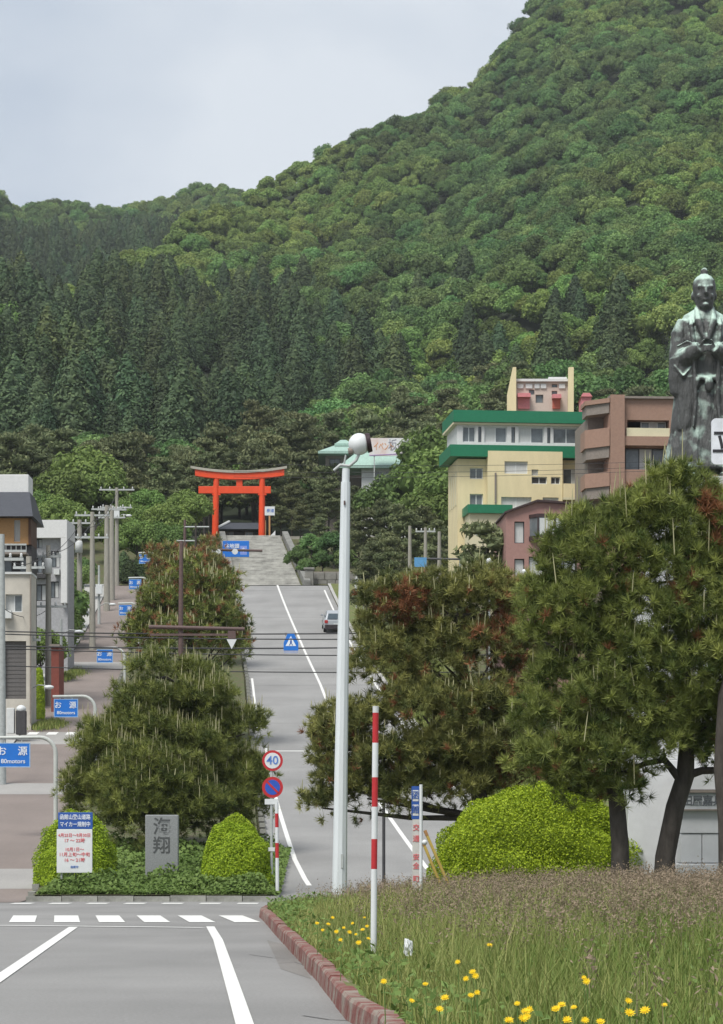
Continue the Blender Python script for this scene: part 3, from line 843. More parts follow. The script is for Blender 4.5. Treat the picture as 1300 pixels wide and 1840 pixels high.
        o = bpy.data.objects.new('new_shoots', np_mesh('new_shoots', np.array(vs) - bx, ls, ss, ts, [CAND])); link(o); o.parent = e; o['kind'] = 'stuff'
    return e
def pad(u, v, Y, ru, rv, dy=0.0, ry=None):
    """foliage cushion: pixel centre and half sizes at distance Y, pushed dy further"""
    s = Y / F; x, y, z = P(u, v, Y); return (x, y + dy, z, ru * s, ry if ry else ru * s * .9, rv * s)
def pine_from(u, vb, Y):
    return (WX(u, Y), Y, Rf(Y) + .1)

# pine in the median, broad and conical
def pads_cone(u, vt, vb, wt, wb, Y, n, seed, flat=.42):
    rg = random.Random(seed); o = []
    for k in range(n):
        g = (k + .5) / n; v = vt + (vb - vt) * g; hw = (wt + (wb - wt) * g ** .85)
        m = max(2, int(round(2 + 3.2 * g)))
        for j in range(m):
            a = 2 * PI * (j + rg.random() * .6) / m + k
            rr = hw * .60 * (1 if m > 1 else 0)
            size = hw * rg.uniform(.40, .56)
            o.append(pad(u + rr * math.cos(a), v + rg.uniform(-9, 9), Y, size, size * flat * rg.uniform(1.1, 1.6), dy=rr * math.sin(a) * Y / F))
    return o
Y = 90; bs = pine_from(292, 0, Y)
near_pine('pine_tree', bs, [(bs[0], Y, bs[2] - .4), (bs[0] + .1, Y, 2.6), (bs[0] - .05, Y + .1, 4.6), (bs[0] + .1, Y, 7.0)], [.2, .17, .12, .05],
          pads_cone(296, 1195, 1465, 82, 178, Y, 6, 3) + [pad(140, 1418, Y, 34, 26), pad(440, 1310, Y, 38, 32), pad(452, 1390, Y, 34, 26), pad(250, 1470, Y, 70, 28), pad(380, 1460, Y, 70, 28)],
          'broad conical pine with pale upright shoots behind the engraved stone', tuft=.21, dens=1.1, K=26, wd=.010, cand=.22, candlen=(.2, .5), seed=3)
Y = 132; bs = pine_from(340, 0, Y)
near_pine('pine_tree', bs, [(bs[0], Y, bs[2] - .4), (bs[0], Y, 9), (bs[0] + .1, Y, 12), (bs[0], Y, 15)], [.22, .18, .12, .05],
          pads_cone(345, 1022, 1165, 52, 112, Y, 5, 5) + [pad(395, 1060, Y, 34, 26), pad(425, 1165, Y, 26, 22), pad(270, 1080, Y, 26, 22), pad(262, 1150, Y, 34, 24)],
          'rounded median pine behind the brown crossbar pole', tuft=.24, dens=.85, K=16, wd=.018, cand=.25, candlen=(.2, .5), seed=5,
          rust=lambda p: .12)
Y = 176; bs = pine_from(352, 0, Y)
near_pine('pine_tree', bs, [(bs[0], Y, bs[2] - .4), (bs[0], Y, 17), (bs[0], Y, 22)], [.2, .14, .05],
          pads_cone(345, 982, 1060, 40, 84, Y, 4, 8) + [pad(290, 1010, Y, 30, 22)],
          'brownish median pine with rusty patches below the row of signals', tuft=.3, dens=.7, K=14, wd=.024, cand=.08, seed=8, m=NEEDO, rust=lambda p: .30)
# big pine over the road, right of the white lamp post
Y = 66; bx_ = WX(868, Y); bz = island_z(bx_, Y)
pd = [pad(705, 1095, Y, 62, 42), pad(790, 1075, Y, 80, 40, .4), pad(880, 1080, Y, 80, 44, .2), pad(690, 1140, Y, 50, 30, .3), pad(960, 1100, Y, 70, 44, .6),
      pad(700, 1205, Y, 66, 46, -.2), pad(790, 1170, Y, 76, 46, .3), pad(880, 1180, Y, 80, 50, .2), pad(960, 1200, Y, 60, 50, .6),
      pad(760, 1275, Y, 80, 42, -.3), pad(860, 1280, Y, 84, 46), pad(660, 1305, Y, 60, 40, -.1), pad(600, 1330, Y, 50, 46, .2), pad(940, 1290, Y, 70, 50, .4),
      pad(700, 1375, Y, 70, 40, -.3), pad(790, 1365, Y, 80, 44, -.2), pad(880, 1370, Y, 80, 42), pad(600, 1400, Y, 50, 40, .1), pad(740, 1425, Y, 66, 34, -.2), pad(660, 1425, Y, 58, 34),
      pad(830, 1415, Y, 70, 34), pad(940, 1390, Y, 60, 40, .3), pad(580, 1445, Y, 40, 24, .2), pad(625, 1340, Y, 46, 60, .5)]
def rustD(p):
    u, v = U0 + p[0] / p[1] * F, V0 - (p[2] - HC) / p[1] * F
    s = .025
    for cu, cv, r, a in ((735, 1085, 48, .85), (690, 1080, 26, .7), (900, 1140, 70, .45), (930, 1090, 60, .35), (960, 1240, 60, .4), (930, 1390, 60, .55), (870, 1210, 50, .25)):
        d = math.hypot(u - cu, v - cv) / r
        if d < 1: s = max(s, a * (1 - d * d))
    return s
near_pine('pine_tree', (bx_, Y, bz), [(bx_, Y, bz - .4), (bx_ + .05, Y, 2.2), (bx_ - .3, Y + .1, 3.6), (bx_ - .4, Y, 5.2), (bx_ - .6, Y, 7.0)], [.24, .2, .17, .13, .05], pd,
          'wide spreading pine with rusty brown patches between lamp post and statue', tuft=.17, dens=.98, K=30, wd=.0092, cand=.10, candlen=(.12, .4), seed=12, m=NEEDO, rust=rustD)
# pine in front of the statue: two dark leaning trunks
Y = 55; b0 = WX(1115, Y); bz = island_z(b0, Y)
def T(u, v, dy=0): x, y, z = P(u, v, Y); return (x, y + dy, z)
pe = [pad(1235, 880, Y, 52, 34, .1), pad(1180, 880, Y, 26, 26, .1), pad(1150, 935, Y, 62, 40, -.1), pad(1230, 950, Y, 70, 46), pad(1060, 960, Y, 60, 36, .1), pad(1290, 930, Y, 50, 50, .3), pad(1020, 1010, Y, 50, 36),
      pad(1110, 1010, Y, 76, 46, -.3), pad(1210, 1030, Y, 80, 50, -.2), pad(1295, 1030, Y, 60, 60), pad(990, 1075, Y, 48, 40, .1), pad(1070, 1085, Y, 74, 46, -.2), pad(1170, 1110, Y, 84, 50, -.4),
      pad(1280, 1120, Y, 80, 56, -.2), pad(975, 1140, Y, 42, 36, -.1), pad(1050, 1160, Y, 70, 44, -.2), pad(1140, 1190, Y, 80, 48, -.4), pad(1250, 1210, Y, 84, 56, -.3), pad(1010, 1225, Y, 56, 36, .2),
      pad(980, 1300, Y, 56, 40), pad(1060, 1280, Y, 76, 50, -.3), pad(1160, 1275, Y, 84, 52, -.3), pad(1270, 1290, Y, 84, 52, -.2), pad(1000, 1370, Y, 70, 38, -.1), pad(1090, 1360, Y, 74, 44, -.3),
      pad(1190, 1335, Y, 66, 36, -.3), pad(1290, 1340, Y, 56, 32, .1), pad(1110, 1415, Y, 56, 28, -.1), pad(1020, 1410, Y, 46, 22), pad(1360, 1150, Y, 90, 70), pad(1370, 1280, Y, 90, 60), pad(1350, 1000, Y, 70, 60)]
def rustE(p):
    u, v = U0 + p[0] / p[1] * F, V0 - (p[2] - HC) / p[1] * F
    s = .012
    for cu, cv, r, a in ((1285, 910, 40, .7), (1225, 1055, 45, .4), (1298, 960, 30, .6)):
        d = math.hypot(u - cu, v - cv) / r
        if d < 1: s = max(s, a * (1 - d * d))
    return s
near_pine('pine_tree', (b0, Y, bz), [(b0, Y, bz - .4), T(1115, 1520), T(1108, 1430), T(1085, 1330, .1), T(1080, 1200), T(1110, 1050), T(1170, 930)], [.205, .175, .16, .15, .12, .09, .04], pe,
          'tall dark-trunked pine with long pale shoots in front of the statue', tuft=.18, dens=1.1, K=38, wd=.0078, cand=.05, candlen=(.2, .75), seed=21, rust=rustE,
          extra_trunks=[([(WX(1192, Y), Y, bz - .4), T(1196, 1540), T(1214, 1450), T(1232, 1395), T(1236, 1320), T(1230, 1180), T(1225, 1000)], [.24, .20, .185, .18, .15, .11, .05]),
                        ([T(1222, 1398), T(1262, 1385), T(1310, 1384), T(1370, 1340)], [.10, .08, .07, .05]),
                        ([T(1222, 1400), T(1195, 1366), T(1160, 1372), T(1120, 1390)], [.09, .07, .06, .04])])
xq = WX(1310, 54); near_pine('pine_tree', (xq, 54, island_z(xq, 54)), [(xq, 54, .1), P(1306, 1480, 54), P(1296, 1380, 54), P(1302, 1250, 54), P(1345, 1100, 54)], [.19, .16, .14, .12, .06],
          [pad(1345, 1090, 54, 60, 44), pad(1400, 1160, 54, 80, 50), pad(1320, 1180, 54, 50, 40), pad(1420, 1260, 54, 80, 50)],
          'pine with a straight dark trunk beside the inscribed pedestal', tuft=.16, dens=.5, K=22, wd=.009, cand=.04, seed=27)

# ------------------------------------------------------------------ clipped shrubs, ground cover, grass, flowers
YEW = leaf_mat('yew_bright', (0.15, 0.235, 0.016), (0.43, 0.55, 0.034), 0.25, objvar=.06)
YEWD = leaf_mat('yew_olive', (0.075, 0.10, 0.02), (0.20, 0.21, 0.05), 0.2, objvar=.06)
COVER = leaf_mat('cover_leaf', (0.085, 0.145, 0.032), (0.21, 0.30, 0.085), 0.25, objvar=.05)
def mound(name, x, y, z, rx, ry, rz, n, m, label, leaf=.08, seed=1, tiers=7, peak=0.0, group=None, cat='shrub'):
    rg = np.random.default_rng(seed)
    q = rg.uniform(0, 6.28, n); h = rg.uniform(0, 1, n) ** .85; ph = np.arcsin(h)
    d = np.stack([np.cos(q) * np.cos(ph), np.sin(q) * np.cos(ph), np.sin(ph)], 1)
    n = int(n * 2.6); q = rg.uniform(0, 6.28, n); ph = np.arcsin(rg.uniform(0, 1, n) ** .85); d = np.stack([np.cos(q) * np.cos(ph), np.sin(q) * np.cos(ph), np.sin(ph)], 1)
    def surf(d):
        d = d * (1 / (np.abs(d) ** 2.5).sum(1) ** (1 / 2.5))[:, None]; s = d * np.array([rx, ry, rz])
        w1 = wob(s * (1.5 / max(.5, rx)) * 1.6, seed * 7, 1.2); w2 = wob(s * np.array([1, 1, tiers / rz * .55]), seed * 13, .8)
        return s * (.95 + .085 * w1 + .05 * np.sign(w2) * np.abs(w2) ** .5)[:, None] + np.array([0, 0, 1.0]) * (peak * np.maximum(0, 1 - np.hypot(d[:, 0], d[:, 1]) * 2.2))[:, None], w2
    p, w2 = surf(d)
    p = p * rg.uniform(.93, 1.035, (n, 1))
    nr = unit(d / np.array([rx, ry, rz]) + np.array([0, 0, .35]) + rg.normal(size=d.shape) * .45)
    parts = [leaves(p, nr, rg.uniform(.7, 1.3, n) * leaf, rg.uniform(.4, .7, n) * leaf, np.clip(.5 + rg.normal(size=n) * .26, 0, 1), rg)]
    v, f = ico(4); d2 = unit(v); d2 = np.where(d2[:, 2:3] < 0, d2 * np.array([1, 1, .25]), d2)
    sv, _ = surf(d2); parts.append((sv * .90, f.ravel(), np.full(len(f), 3), np.full(len(sv), .3)))
    e = thing(name, (x, y, z), label, cat, group)
    o = bpy.data.objects.new('foliage', np_mesh('foliage', *joinm(parts), mats=[m])); link(o); o.parent = e
    st = MB()
    for k in range(4): st.tube([(0, 0, -.1), (math.cos(k * 1.6) * rx * .3, math.sin(k * 1.6) * ry * .3, rz * .35)], [.04, .02], 5)
    st.build('stem', M_bark, e)
    return e
def mound_px(name, u0, u1, vt, vb, Y, n, m, label, **k):
    s = Y / F; x = WX((u0 + u1) / 2, Y); zb = WZ(vb, Y)
    return mound(name, x, Y, zb, (u1 - u0) / 2 * s, (u1 - u0) / 2 * s * .9, (vb - vt) * s, n, m, label, **k)
mound_px('clipped_shrub', 772, 1172, 1414, 1612, 61.5, 26000, YEW, 'large bright yellow-green clipped dome shrub beside the pine trunks', leaf=.062, seed=2)
mound_px('clipped_shrub', 1118, 1222, 1425, 1580, 64.5, 7000, YEWD, 'small olive rounded shrub against the pale pedestal', leaf=.08, seed=4)
mound_px('clipped_shrub', 358, 497, 1482, 1622, 79.2, 9000, YEW, 'rounded yellow-green shrub beside the striped marker post', leaf=.065, seed=5)
mound_px('clipped_shrub', 372, 482, 1462, 1610, 82.0, 7000, YEW, 'peaked yellow-green shrub behind the rounded one near the engraved stone', leaf=.065, seed=6, peak=.12)
mound_px('clipped_shrub', 58, 214, 1452, 1615, 81.0, 9000, YEW, 'tall green shrub wrapped behind the traffic notice board', leaf=.065, seed=9)
def cover():
    rg = np.random.default_rng(44); n = 26000
    y = 77.35 + rg.uniform(0, 1, n) ** 1.8 * 13; x = -9.0 + rg.uniform(0, 1, n) * 6.7
    h = (.30 + .30 * (wob(np.stack([x * 1.6, y * 1.2, y * 0], 1), 5) + .2)) * np.clip((y - 77.2) / .7, .25, 1) * np.clip((x + 9.15) / .6, .2, 1) * np.clip((-2.35 - x) / .5, .2, 1)
    z = np.array([Rf(a) for a in y]) + .16 + np.maximum(.06, h) * rg.uniform(.35, 1.08, n)
    p = np.stack([x, y, z], 1)
    nr = unit(np.array([0, -.35, .8]) + rg.normal(size=(n, 3)) * .55)
    d = leaves(p, nr, rg.uniform(.08, .19, n), rg.uniform(.06, .12, n), np.clip(.45 + .3 * wob(p * .9, 77) + rg.normal(size=n) * .2, 0, 1), rg)
    o = bpy.data.objects.new('ground_cover', np_mesh('ground_cover', *d, mats=[COVER])); link(o)
    tag(o, 'low leafy ground cover spilling over the median kerb', 'ground cover', kind='stuff')
cover()
GRASS = leaf_mat('grass_blade', (0.12, 0.185, 0.036), (0.39, 0.37, 0.14), 0.25, objvar=.0)
SEED = leaf_mat('grass_seedhead', (0.20, 0.16, 0.105), (0.36, 0.27, 0.20), 0.2, objvar=.0)
def blades(x, y, z, h, wd, tint, rg, bend=.45):
    n = len(x); q = rg.uniform(0, 6.28, n); dirn = np.stack([np.cos(q), np.sin(q), np.zeros(n)], 1)
    sd = np.stack([-np.sin(q), np.cos(q), np.zeros(n)], 1) * wd[:, None]
    b = np.stack([x, y, z], 1); up = np.array([0, 0, 1.0]); bd = rg.uniform(.1, 1, n)[:, None] * bend * h[:, None]; H = h[:, None]
    V = np.stack([b - sd, b + sd, b + dirn * bd * .3 + up * H * .6 + sd * .75, b + dirn * bd * .3 + up * H * .6 - sd * .75, b + dirn * bd + up * H], 1).reshape(-1, 3)
    k = np.arange(n)[:, None] * 5; lp = np.concatenate([k + np.array([0, 1, 2, 3]), k + np.array([3, 2, 4])], 1).ravel()
    return V, lp, np.tile([4, 3], n), np.repeat(tint, 5)
def grass():
    rg = np.random.default_rng(5); n = 300000
    bend_ = 1
    y = np.sqrt(rg.uniform(9 ** 2, 67.4 ** 2, n)); xl = np.interp(y, [p[1] for p in KERB[::-1]], [p[0] for p in KERB[::-1]]) + .17
    xr = .145 * y + 1.6; x = xl + (xr - xl) * rg.uniform(0, 1, n)
    zg = np.array([island_z(a, b) for a, b in zip(x, y)])
    e = np.clip((x - xl) / .8, .15, 1); pt = wob(np.stack([x * .8, y * .3, y * 0], 1), 9)
    h = (.14 + .40 * rg.uniform(0, 1, n) ** 1.4) * (.5 + .5 * e) * (1 + .30 * pt) * np.where(rg.uniform(size=n) < .04, 1.5, 1) * np.interp(y, [30, 46, 58], [1, .8, .58])
    sel = rg.uniform(size=n) < (.45 + .55 * np.clip((70 - y) / 40, 0, 1))
    tint = np.clip(.30 + .30 * pt + rg.normal(size=n) * .2 + .25 * (rg.uniform(size=n) < .16), 0, 1)
    x, y, zg, h, tint = x[sel], y[sel], zg[sel], h[sel], tint[sel]
    wd = rg.uniform(.0028, .0062, len(x)) * np.clip(y / 30, 1, 2.0)
    d = blades(x, y, zg - .02, h, wd, tint, rg, .75)
    o = bpy.data.objects.new('long_grass', np_mesh('long_grass', *d, mats=[GRASS])); link(o)
    tag(o, 'long unmown green grass covering the island behind the red kerb', 'grass', kind='stuff')
    # flowering grass: thin stems with brownish pink plumes
    n = 10000; y = np.sqrt(rg.uniform(12 ** 2, 66 ** 2, n)); xl = np.interp(y, [p[1] for p in KERB[::-1]], [p[0] for p in KERB[::-1]]) + .6
    x = xl + (.145 * y + 1.0 - xl) * rg.uniform(0, 1, n) ** .8
    pr = np.clip((y - 24) / 14, .08, 1) * np.clip((x - xl) / 1.5, .12, 1) * np.clip(.75 + .9 * wob(np.stack([x * .5, y * .22, y * 0], 1), 19), .15, 1)
    s = rg.uniform(size=n) < pr; x, y = x[s], y[s]; n = len(x)
    zg = np.array([island_z(a, b) for a, b in zip(x, y)]); h = rg.uniform(.38, .70, n) * np.interp(y, [30, 46, 60], [1, .85, .62])
    st = blades(x, y, zg, h, np.full(n, .003) * np.clip(y / 30, 1, 1.8), np.full(n, .5), rg, .18)
    k = 16; c = np.repeat(np.stack([x, y, zg + h * .86], 1), k, 0) + rg.normal(size=(n * k, 3)) * np.array([.035, .035, .085])
    pl = leaves(c, unit(rg.normal(size=c.shape)), rg.uniform(.018, .05, n * k) * 1.3, rg.uniform(.006, .014, n * k) * 1.4, np.clip(rg.normal(.45, .25, n * k), 0, 1), rg)
    o = bpy.data.objects.new('seeding_grass', np_mesh('seeding_grass', *joinm([st, pl]), mats=[SEED])); link(o)
    tag(o, 'brownish pink seed heads of tall grass on the island', 'grass', kind='stuff')
    # broad-leaved weeds and clover among the grass
    n = 15000; y = np.sqrt(rg.uniform(9 ** 2, 62 ** 2, n)); xl = np.interp(y, [p[1] for p in KERB[::-1]], [p[0] for p in KERB[::-1]]) + .12
    x = xl + (.145 * y + 1 - xl) * rg.uniform(0, 1, n) ** 1.5; s = wob(np.stack([x * 1.6, y * .5, y * 0], 1), 41) > rg.uniform(-.7, .9, n); x, y = x[s], y[s]; n = len(x)
    z = np.array([island_z(a, b) for a, b in zip(x, y)]) + rg.uniform(.05, .30, n)
    wl = leaves(np.stack([x, y, z], 1), unit(np.array([0, -.4, .8]) + rg.normal(size=(n, 3)) * .6), rg.uniform(.05, .13, n), rg.uniform(.025, .06, n), np.clip(rg.normal(.45, .3, n), 0, 1), rg)
    o = bpy.data.objects.new('leafy_weeds', np_mesh('leafy_weeds', *wl, mats=[COVER])); link(o)
    tag(o, 'broad-leaved weeds mixed into the long grass behind the kerb', 'weeds', kind='stuff')
    # tufts leaning over the kerb, median weeds and verge turf further up
    n = 26000; y = rg.uniform(84, 200, n); s = rg.uniform(size=n)
    x = np.interp(y, [84, 168, 238], [RR(84), RR(168), RR(238)]) + .35 + rg.uniform(0, 1, n) ** 1.4 * 4
    z = np.array([Rf(a) for a in y]) + .13
    d = blades(x, y, z, rg.uniform(.15, .4, n), np.full(n, .02), np.clip(rg.normal(.35, .2, n), 0, 1), rg)
    o = bpy.data.objects.new('verge_grass', np_mesh('verge_grass', *d, mats=[GRASS])); link(o)
    tag(o, 'rough grass verge along the right side of the uphill road', 'grass', kind='stuff')
grass()
M_yel = mat('petal_yellow', (0.80, 0.55, 0.01), 0.6, var=0.1)
M_stem = mat('flower_stem', (0.10, 0.17, 0.04), 0.8, var=0.2)
def flower_meshes():
    out = []
    for v in range(3):
        rg = random.Random(v); b = MB(); n = 11
        for ring, (r0, h0) in enumerate(((.036, .010), (.024, .018))):
            for k in range(n):
                a = 2 * PI * (k + ring * .5) / n; da = .24; r = r0 * rg.uniform(.85, 1.1)
                c, s = math.cos(a), math.sin(a)
                b.add([(0, 0, h0 * .4), (r * .6 * math.cos(a - da), r * .6 * math.sin(a - da), h0), (r * c, r * s, h0 * 1.3), (r * .6 * math.cos(a + da), r * .6 * math.sin(a + da), h0)], [(0, 1, 2, 3)])
        me = b.mesh('petals'); me.materials.append(M_yel); out.append(me)
    s = MB().tube([(0, 0, 0), (.01, 0, .2), (0, .01, .40)], [.0045, .004, .0035], 5).mesh('stem'); s.materials.append(M_stem)
    return out, s
FM, FS = flower_meshes()
FL = [(855, 1755), (838, 1760), (850, 1748), (823, 1730), (858, 1785), (765, 1770), (790, 1815), (800, 1795), (740, 1800), (930, 1805), (945, 1820), (948, 1828), (940, 1832), (952, 1816), (1055, 1765), (1050, 1758), (1010, 1808),
      (1000, 1815), (1032, 1812), (1020, 1835), (1130, 1800), (1160, 1818), (1195, 1808), (1132, 1822), (690, 1765), (880, 1700), (847, 1790), (1052, 1835), (915, 1836), (1080, 1838),
      (652, 1672), (640, 1680), (660, 1665), (628, 1676), (618, 1668), (605, 1675), (590, 1662), (612, 1690), (645, 1695), (662, 1688), (634, 1660), (580, 1672), (598, 1650), (655, 1650), (570, 1660)]
for i, (u, v) in enumerate(FL):
    # follow the ray down to about flower height above the turf
    Y = 10.0
    while Y < 66 and WZ(v, Y) > island_z(WX(u, Y), Y) + (.40 if v < 1700 else .47): Y += .1
    x = WX(u, Y); z = island_z(x, Y)
    far_ = v < 1700
    e = thing('yellow_flower', (x, Y, z), 'yellow daisy-like flower in the grass beside the striped pole' if far_ else 'yellow dandelion-like flower standing in the long grass of the island', 'flower',
              'yellow flowers by the striped pole' if far_ else 'yellow flowers in the long grass')
    sz = random.uniform(.55, .9)
    hh = max(.25, WZ(v, Y) - z) / .40
    a = bpy.data.objects.new('stem', FS); b = bpy.data.objects.new('petals', FM[i % 3])
    for o in (a, b): link(o); o.parent = e
    a.scale = (1, 1, hh); b.location = (0, .01, .40 * hh); b.scale = (sz, sz, sz); b.rotation_euler = (random.uniform(.5, 1.1), random.uniform(-.4, .4), 0)
#@@PART4
# ------------------------------------------------------------------ buildings
class Plan:
    """front elevation in photo pixels at distance Y -> local metres of a building whose front faces -y"""
    def __init__(s, name, u0, Y, label, rotz=0.0, base=None, cat='building', group=None):
        s.Y, s.u0 = Y, u0; s.k = Y / F; s.base = Gf(Y) - .1 if base is None else base
        s.e = thing(name, (WX(u0, Y), Y, s.base), label, cat, group, rotz); s.c = 1 / max(.2, math.cos(rotz))
    def x(s, u): return (u - s.u0) * s.k * s.c
    def z(s, v): return WZ(v, s.Y) - s.base
    def box(s, name, u0, u1, v0, v1, y0, y1, m, parent=None, bevel=0.0):
        return MB().box(s.x(u0), s.x(u1), y0, y1, s.z(v1), s.z(v0)).build(name, m, parent or s.e, bevel=bevel)
    def wall(s, name, u0, u1, v0, v1, y, m, holes=(), depth=.22, body=0.0, zb=None):
        """wall sheet with real openings and reveals; body > 0 closes the block behind it"""
        X0, X1, Z1 = s.x(u0), s.x(u1), s.z(v0); Z0 = s.z(v1) if zb is None else zb
        H = [(s.x(a), s.x(b), s.z(d), s.z(c)) for a, b, c, d in holes]
        xs = sorted({X0, X1, *[q for h in H for q in h[:2]]}); zs = sorted({Z0, Z1, *[q for h in H for q in h[2:]]})
        b = MB()
        for i in range(len(xs) - 1):
            for j in range(len(zs) - 1):
                cx, cz = (xs[i] + xs[i + 1]) / 2, (zs[j] + zs[j + 1]) / 2
                if any(h[0] < cx < h[1] and h[2] < cz < h[3] for h in H): continue
                b.add([(xs[i], y, zs[j]), (xs[i + 1], y, zs[j]), (xs[i + 1], y, zs[j + 1]), (xs[i], y, zs[j + 1])], [(0, 1, 2, 3)])
        for a, c, d, e in H:
            b.add([(a, y, d), (c, y, d), (c, y, e), (a, y, e), (a, y + depth, d), (c, y + depth, d), (c, y + depth, e), (a, y + depth, e)],
                  [(0, 4, 5, 1), (1, 5, 6, 2), (2, 6, 7, 3), (3, 7, 4, 0)])
        if body > 0:
            b.add([(X0, y, Z0), (X1, y, Z0), (X1, y, Z1), (X0, y, Z1), (X0, y + body, Z0), (X1, y + body, Z0), (X1, y + body, Z1), (X0, y + body, Z1)],
                  [(0, 3, 7, 4), (1, 5, 6, 2), (5, 4, 7, 6), (3, 2, 6, 7)])
        return b.build(name, m, s.e)
    def win(s, u0, u1, v0, v1, y, n=2, fm=None, gm=None, depth=.22, name='window'):
        fm = fm or M_white; gm = gm or M_glass
        a, c, d, e = s.x(u0), s.x(u1), s.z(v1), s.z(v0); t = min(.06, (c - a) * .09); f = MB(); yy = y + depth
        f.box(a, c, yy - .06, yy, d, d + t).box(a, c, yy - .06, yy, e - t, e)
        for i in range(n + 1):
            q = a + (c - a - t) * i / n; f.box(q, q + t, yy - .055, yy - .005, d + t, e - t)
        o = f.build(name, fm, s.e)
        for i in range(n):
            q0 = a + (c - a - t) * i / n + t; q1 = a + (c - a - t) * (i + 1) / n
            g = gm[i % len(gm)] if isinstance(gm, (list, tuple)) else gm
            MB().box(q0, q1, yy - .03, yy - .012, d + t, e - t).build('pane', g, o)
        return o
M_yelw = mat('stucco_yellow', (0.68, 0.585, 0.36), 0.8, var=0.09, scale=.8, stretch=(1, 1, .4))
M_cream = mat('stucco_cream', (0.60, 0.55, 0.38), 0.8, var=0.08, scale=.8)
M_grn = mat('trim_green', (0.016, 0.165, 0.082), 0.45, var=0.1)
M_brick = mat('tile_brown', (0.30, 0.188, 0.14), 0.75, var=0.10, scale=5, bump=.2)
M_pink = mat('tile_pink', (0.33, 0.19, 0.165), 0.75, var=0.10, scale=5, bump=.2)
M_maroon = mat('coping_dark', (0.05, 0.03, 0.03), 0.6, var=0.15)
M_soff = mat('soffit_grey', (0.22, 0.19, 0.165), 0.85, var=0.15)
M_pale = mat('panel_pale', (0.55, 0.56, 0.55), 0.7, var=0.08)
M_beige = mat('render_beige', (0.47, 0.44, 0.385), 0.85, var=0.13, scale=1.2)
M_slate = mat('roof_slate', (0.058, 0.062, 0.074), 0.55, var=0.12, scale=3, stretch=(1, 1, 5))
M_char = mat('wall_charcoal', (0.055, 0.053, 0.055), 0.7, var=0.2)
M_wht = mat('wall_white', (0.62, 0.62, 0.61), 0.75, var=0.07)
M_shut = mat('shutter_grey', (0.115, 0.108, 0.105), 0.6, var=0.12)

# yellow building with green bands
b = Plan('yellow_building', 830, 200, 'cream-yellow building with green roof bands and a row of wide windows', rotz=R_(6))
zb = -.3
UW = [(832, 855, 766, 794), (871, 912, 766, 794), (933, 979, 766, 794), (996, 1044, 766, 794)]
NW = [(860, 866, 766, 794), (920, 927, 766, 794), (985, 991, 766, 794), (1050, 1058, 766, 794)]
b.wall('upper_wall', 822, 1066, 760, 799, 0, M_wht, UW + NW, body=5.4)
for q in UW: b.win(*q, 0, 2, M_white, [M_curtain, M_glass] if q[0] % 2 else M_glass)
for q in NW: b.win(*q, 0, 1, M_char)
b.box('roof_band', 814, 1070, 738, 759, -.4, 5.7, M_grn); b.box('floor_band', 808, 1070, 800, 821, -.4, 5.6, M_grn)
b.box('band_line', 814, 1070, 759.4, 763, -.25, 5.5, M_cream)
b.wall('main_wall', 824, 1066, 823, 1040, .35, M_yelw, [(846, 870, 839, 859), (846, 870, 886, 906), (1016, 1062, 838, 866)], body=5.0, zb=zb)
b.win(846, 870, 839, 859, .35, 2); b.win(846, 870, 886, 906, .35, 2); b.win(1016, 1062, 838, 866, .35, 3, M_white, [M_glass, M_curtain, M_glass])
BW = [(906, 948, 829, 851), (955, 967, 843, 854), (955, 983, 856, 869), (990, 1007, 856, 869), (900, 955, 893, 913), (975, 1004, 893, 910)]
b.wall('bay_wall', 876, 1011, 810.5, 990, -.42, M_yelw, BW, body=.7)
for q in BW: b.win(*q, -.42, 2 if q[1] - q[0] > 14 else 1, M_white, M_char if 855 <= q[2] < 870 else M_curtain)
b.box('balcony_parapet', 1012, 1066, 868, 893, -.55, -.42, M_yelw); b.box('balcony_floor', 1012, 1066, 893, 897, -.55, .34, M_cream)
b.box('drain_pipe', 888, 891, 850, 905, -.52, -.44, M_soff)
b.box('wing_roof', 832, 912, 914, 929, -2.6, .3, M_grn)
b.wall('wing_wall', 836, 910, 929, 1040, -2.3, M_cream, [(845, 860, 945, 968), (880, 900, 945, 968)], body=2.5, zb=zb)
b.win(845, 860, 945, 968, -2.3, 1); b.win(880, 900, 945, 968, -2.3, 2)
sd = MB()
for k in range(4): sd.box(b.x(824) - .03, b.x(824) - .005, 0.9 + 1.05 * k, 1.5 + 1.05 * k, b.z(905), b.z(845))
sd.build('side_panel', M_cream, b.e)['kind'] = 'stuff'
# roof-top building behind it, with two tall pale fins
t = Plan('hillside_building', 920, 236, 'pale pink building with two tall yellow fins behind the green roof')
t.wall('wall', 924, 1027, 686, 800, 0, mat('wall_blush', (0.52, 0.43, 0.37), .8, var=.08), [(951, 961, 700, 709), (963, 977, 709, 724), (992, 1002, 690, 696), (992, 1002, 702, 710)] , body=8, zb=-.3)
for q in [(951, 961, 700, 709), (963, 977, 709, 724), (992, 1002, 690, 696), (992, 1002, 702, 710)]: t.win(*q, 0, 1, M_soff)
for i, q in enumerate([(930, 941), (945, 957), (961, 970), (972, 982), (1005, 1016)]): t.box('panel', q[0], q[1], 690, 698, -.12, -.01, M_pale)
t.box('roof_slab', 921, 1029, 681.5, 686, -.3, 8.2, M_wht)
t.box('penthouse', 987, 1020, 675.5, 681.5, .5, 5, M_wht)
for u0, u1, uv in ((911, 927, 921), (1020, 1030, 1021)):
    pr = MB(); k = t.k
    pr.prism([(t.x(u0), t.z(800)), (t.x(u1), t.z(800)), (t.x(u1), t.z(663)), (t.x(uv), t.z(663)), (t.x(u0), t.z(712))], -1.0, -.35)
    pr.build('fin', M_yelw, t.e)
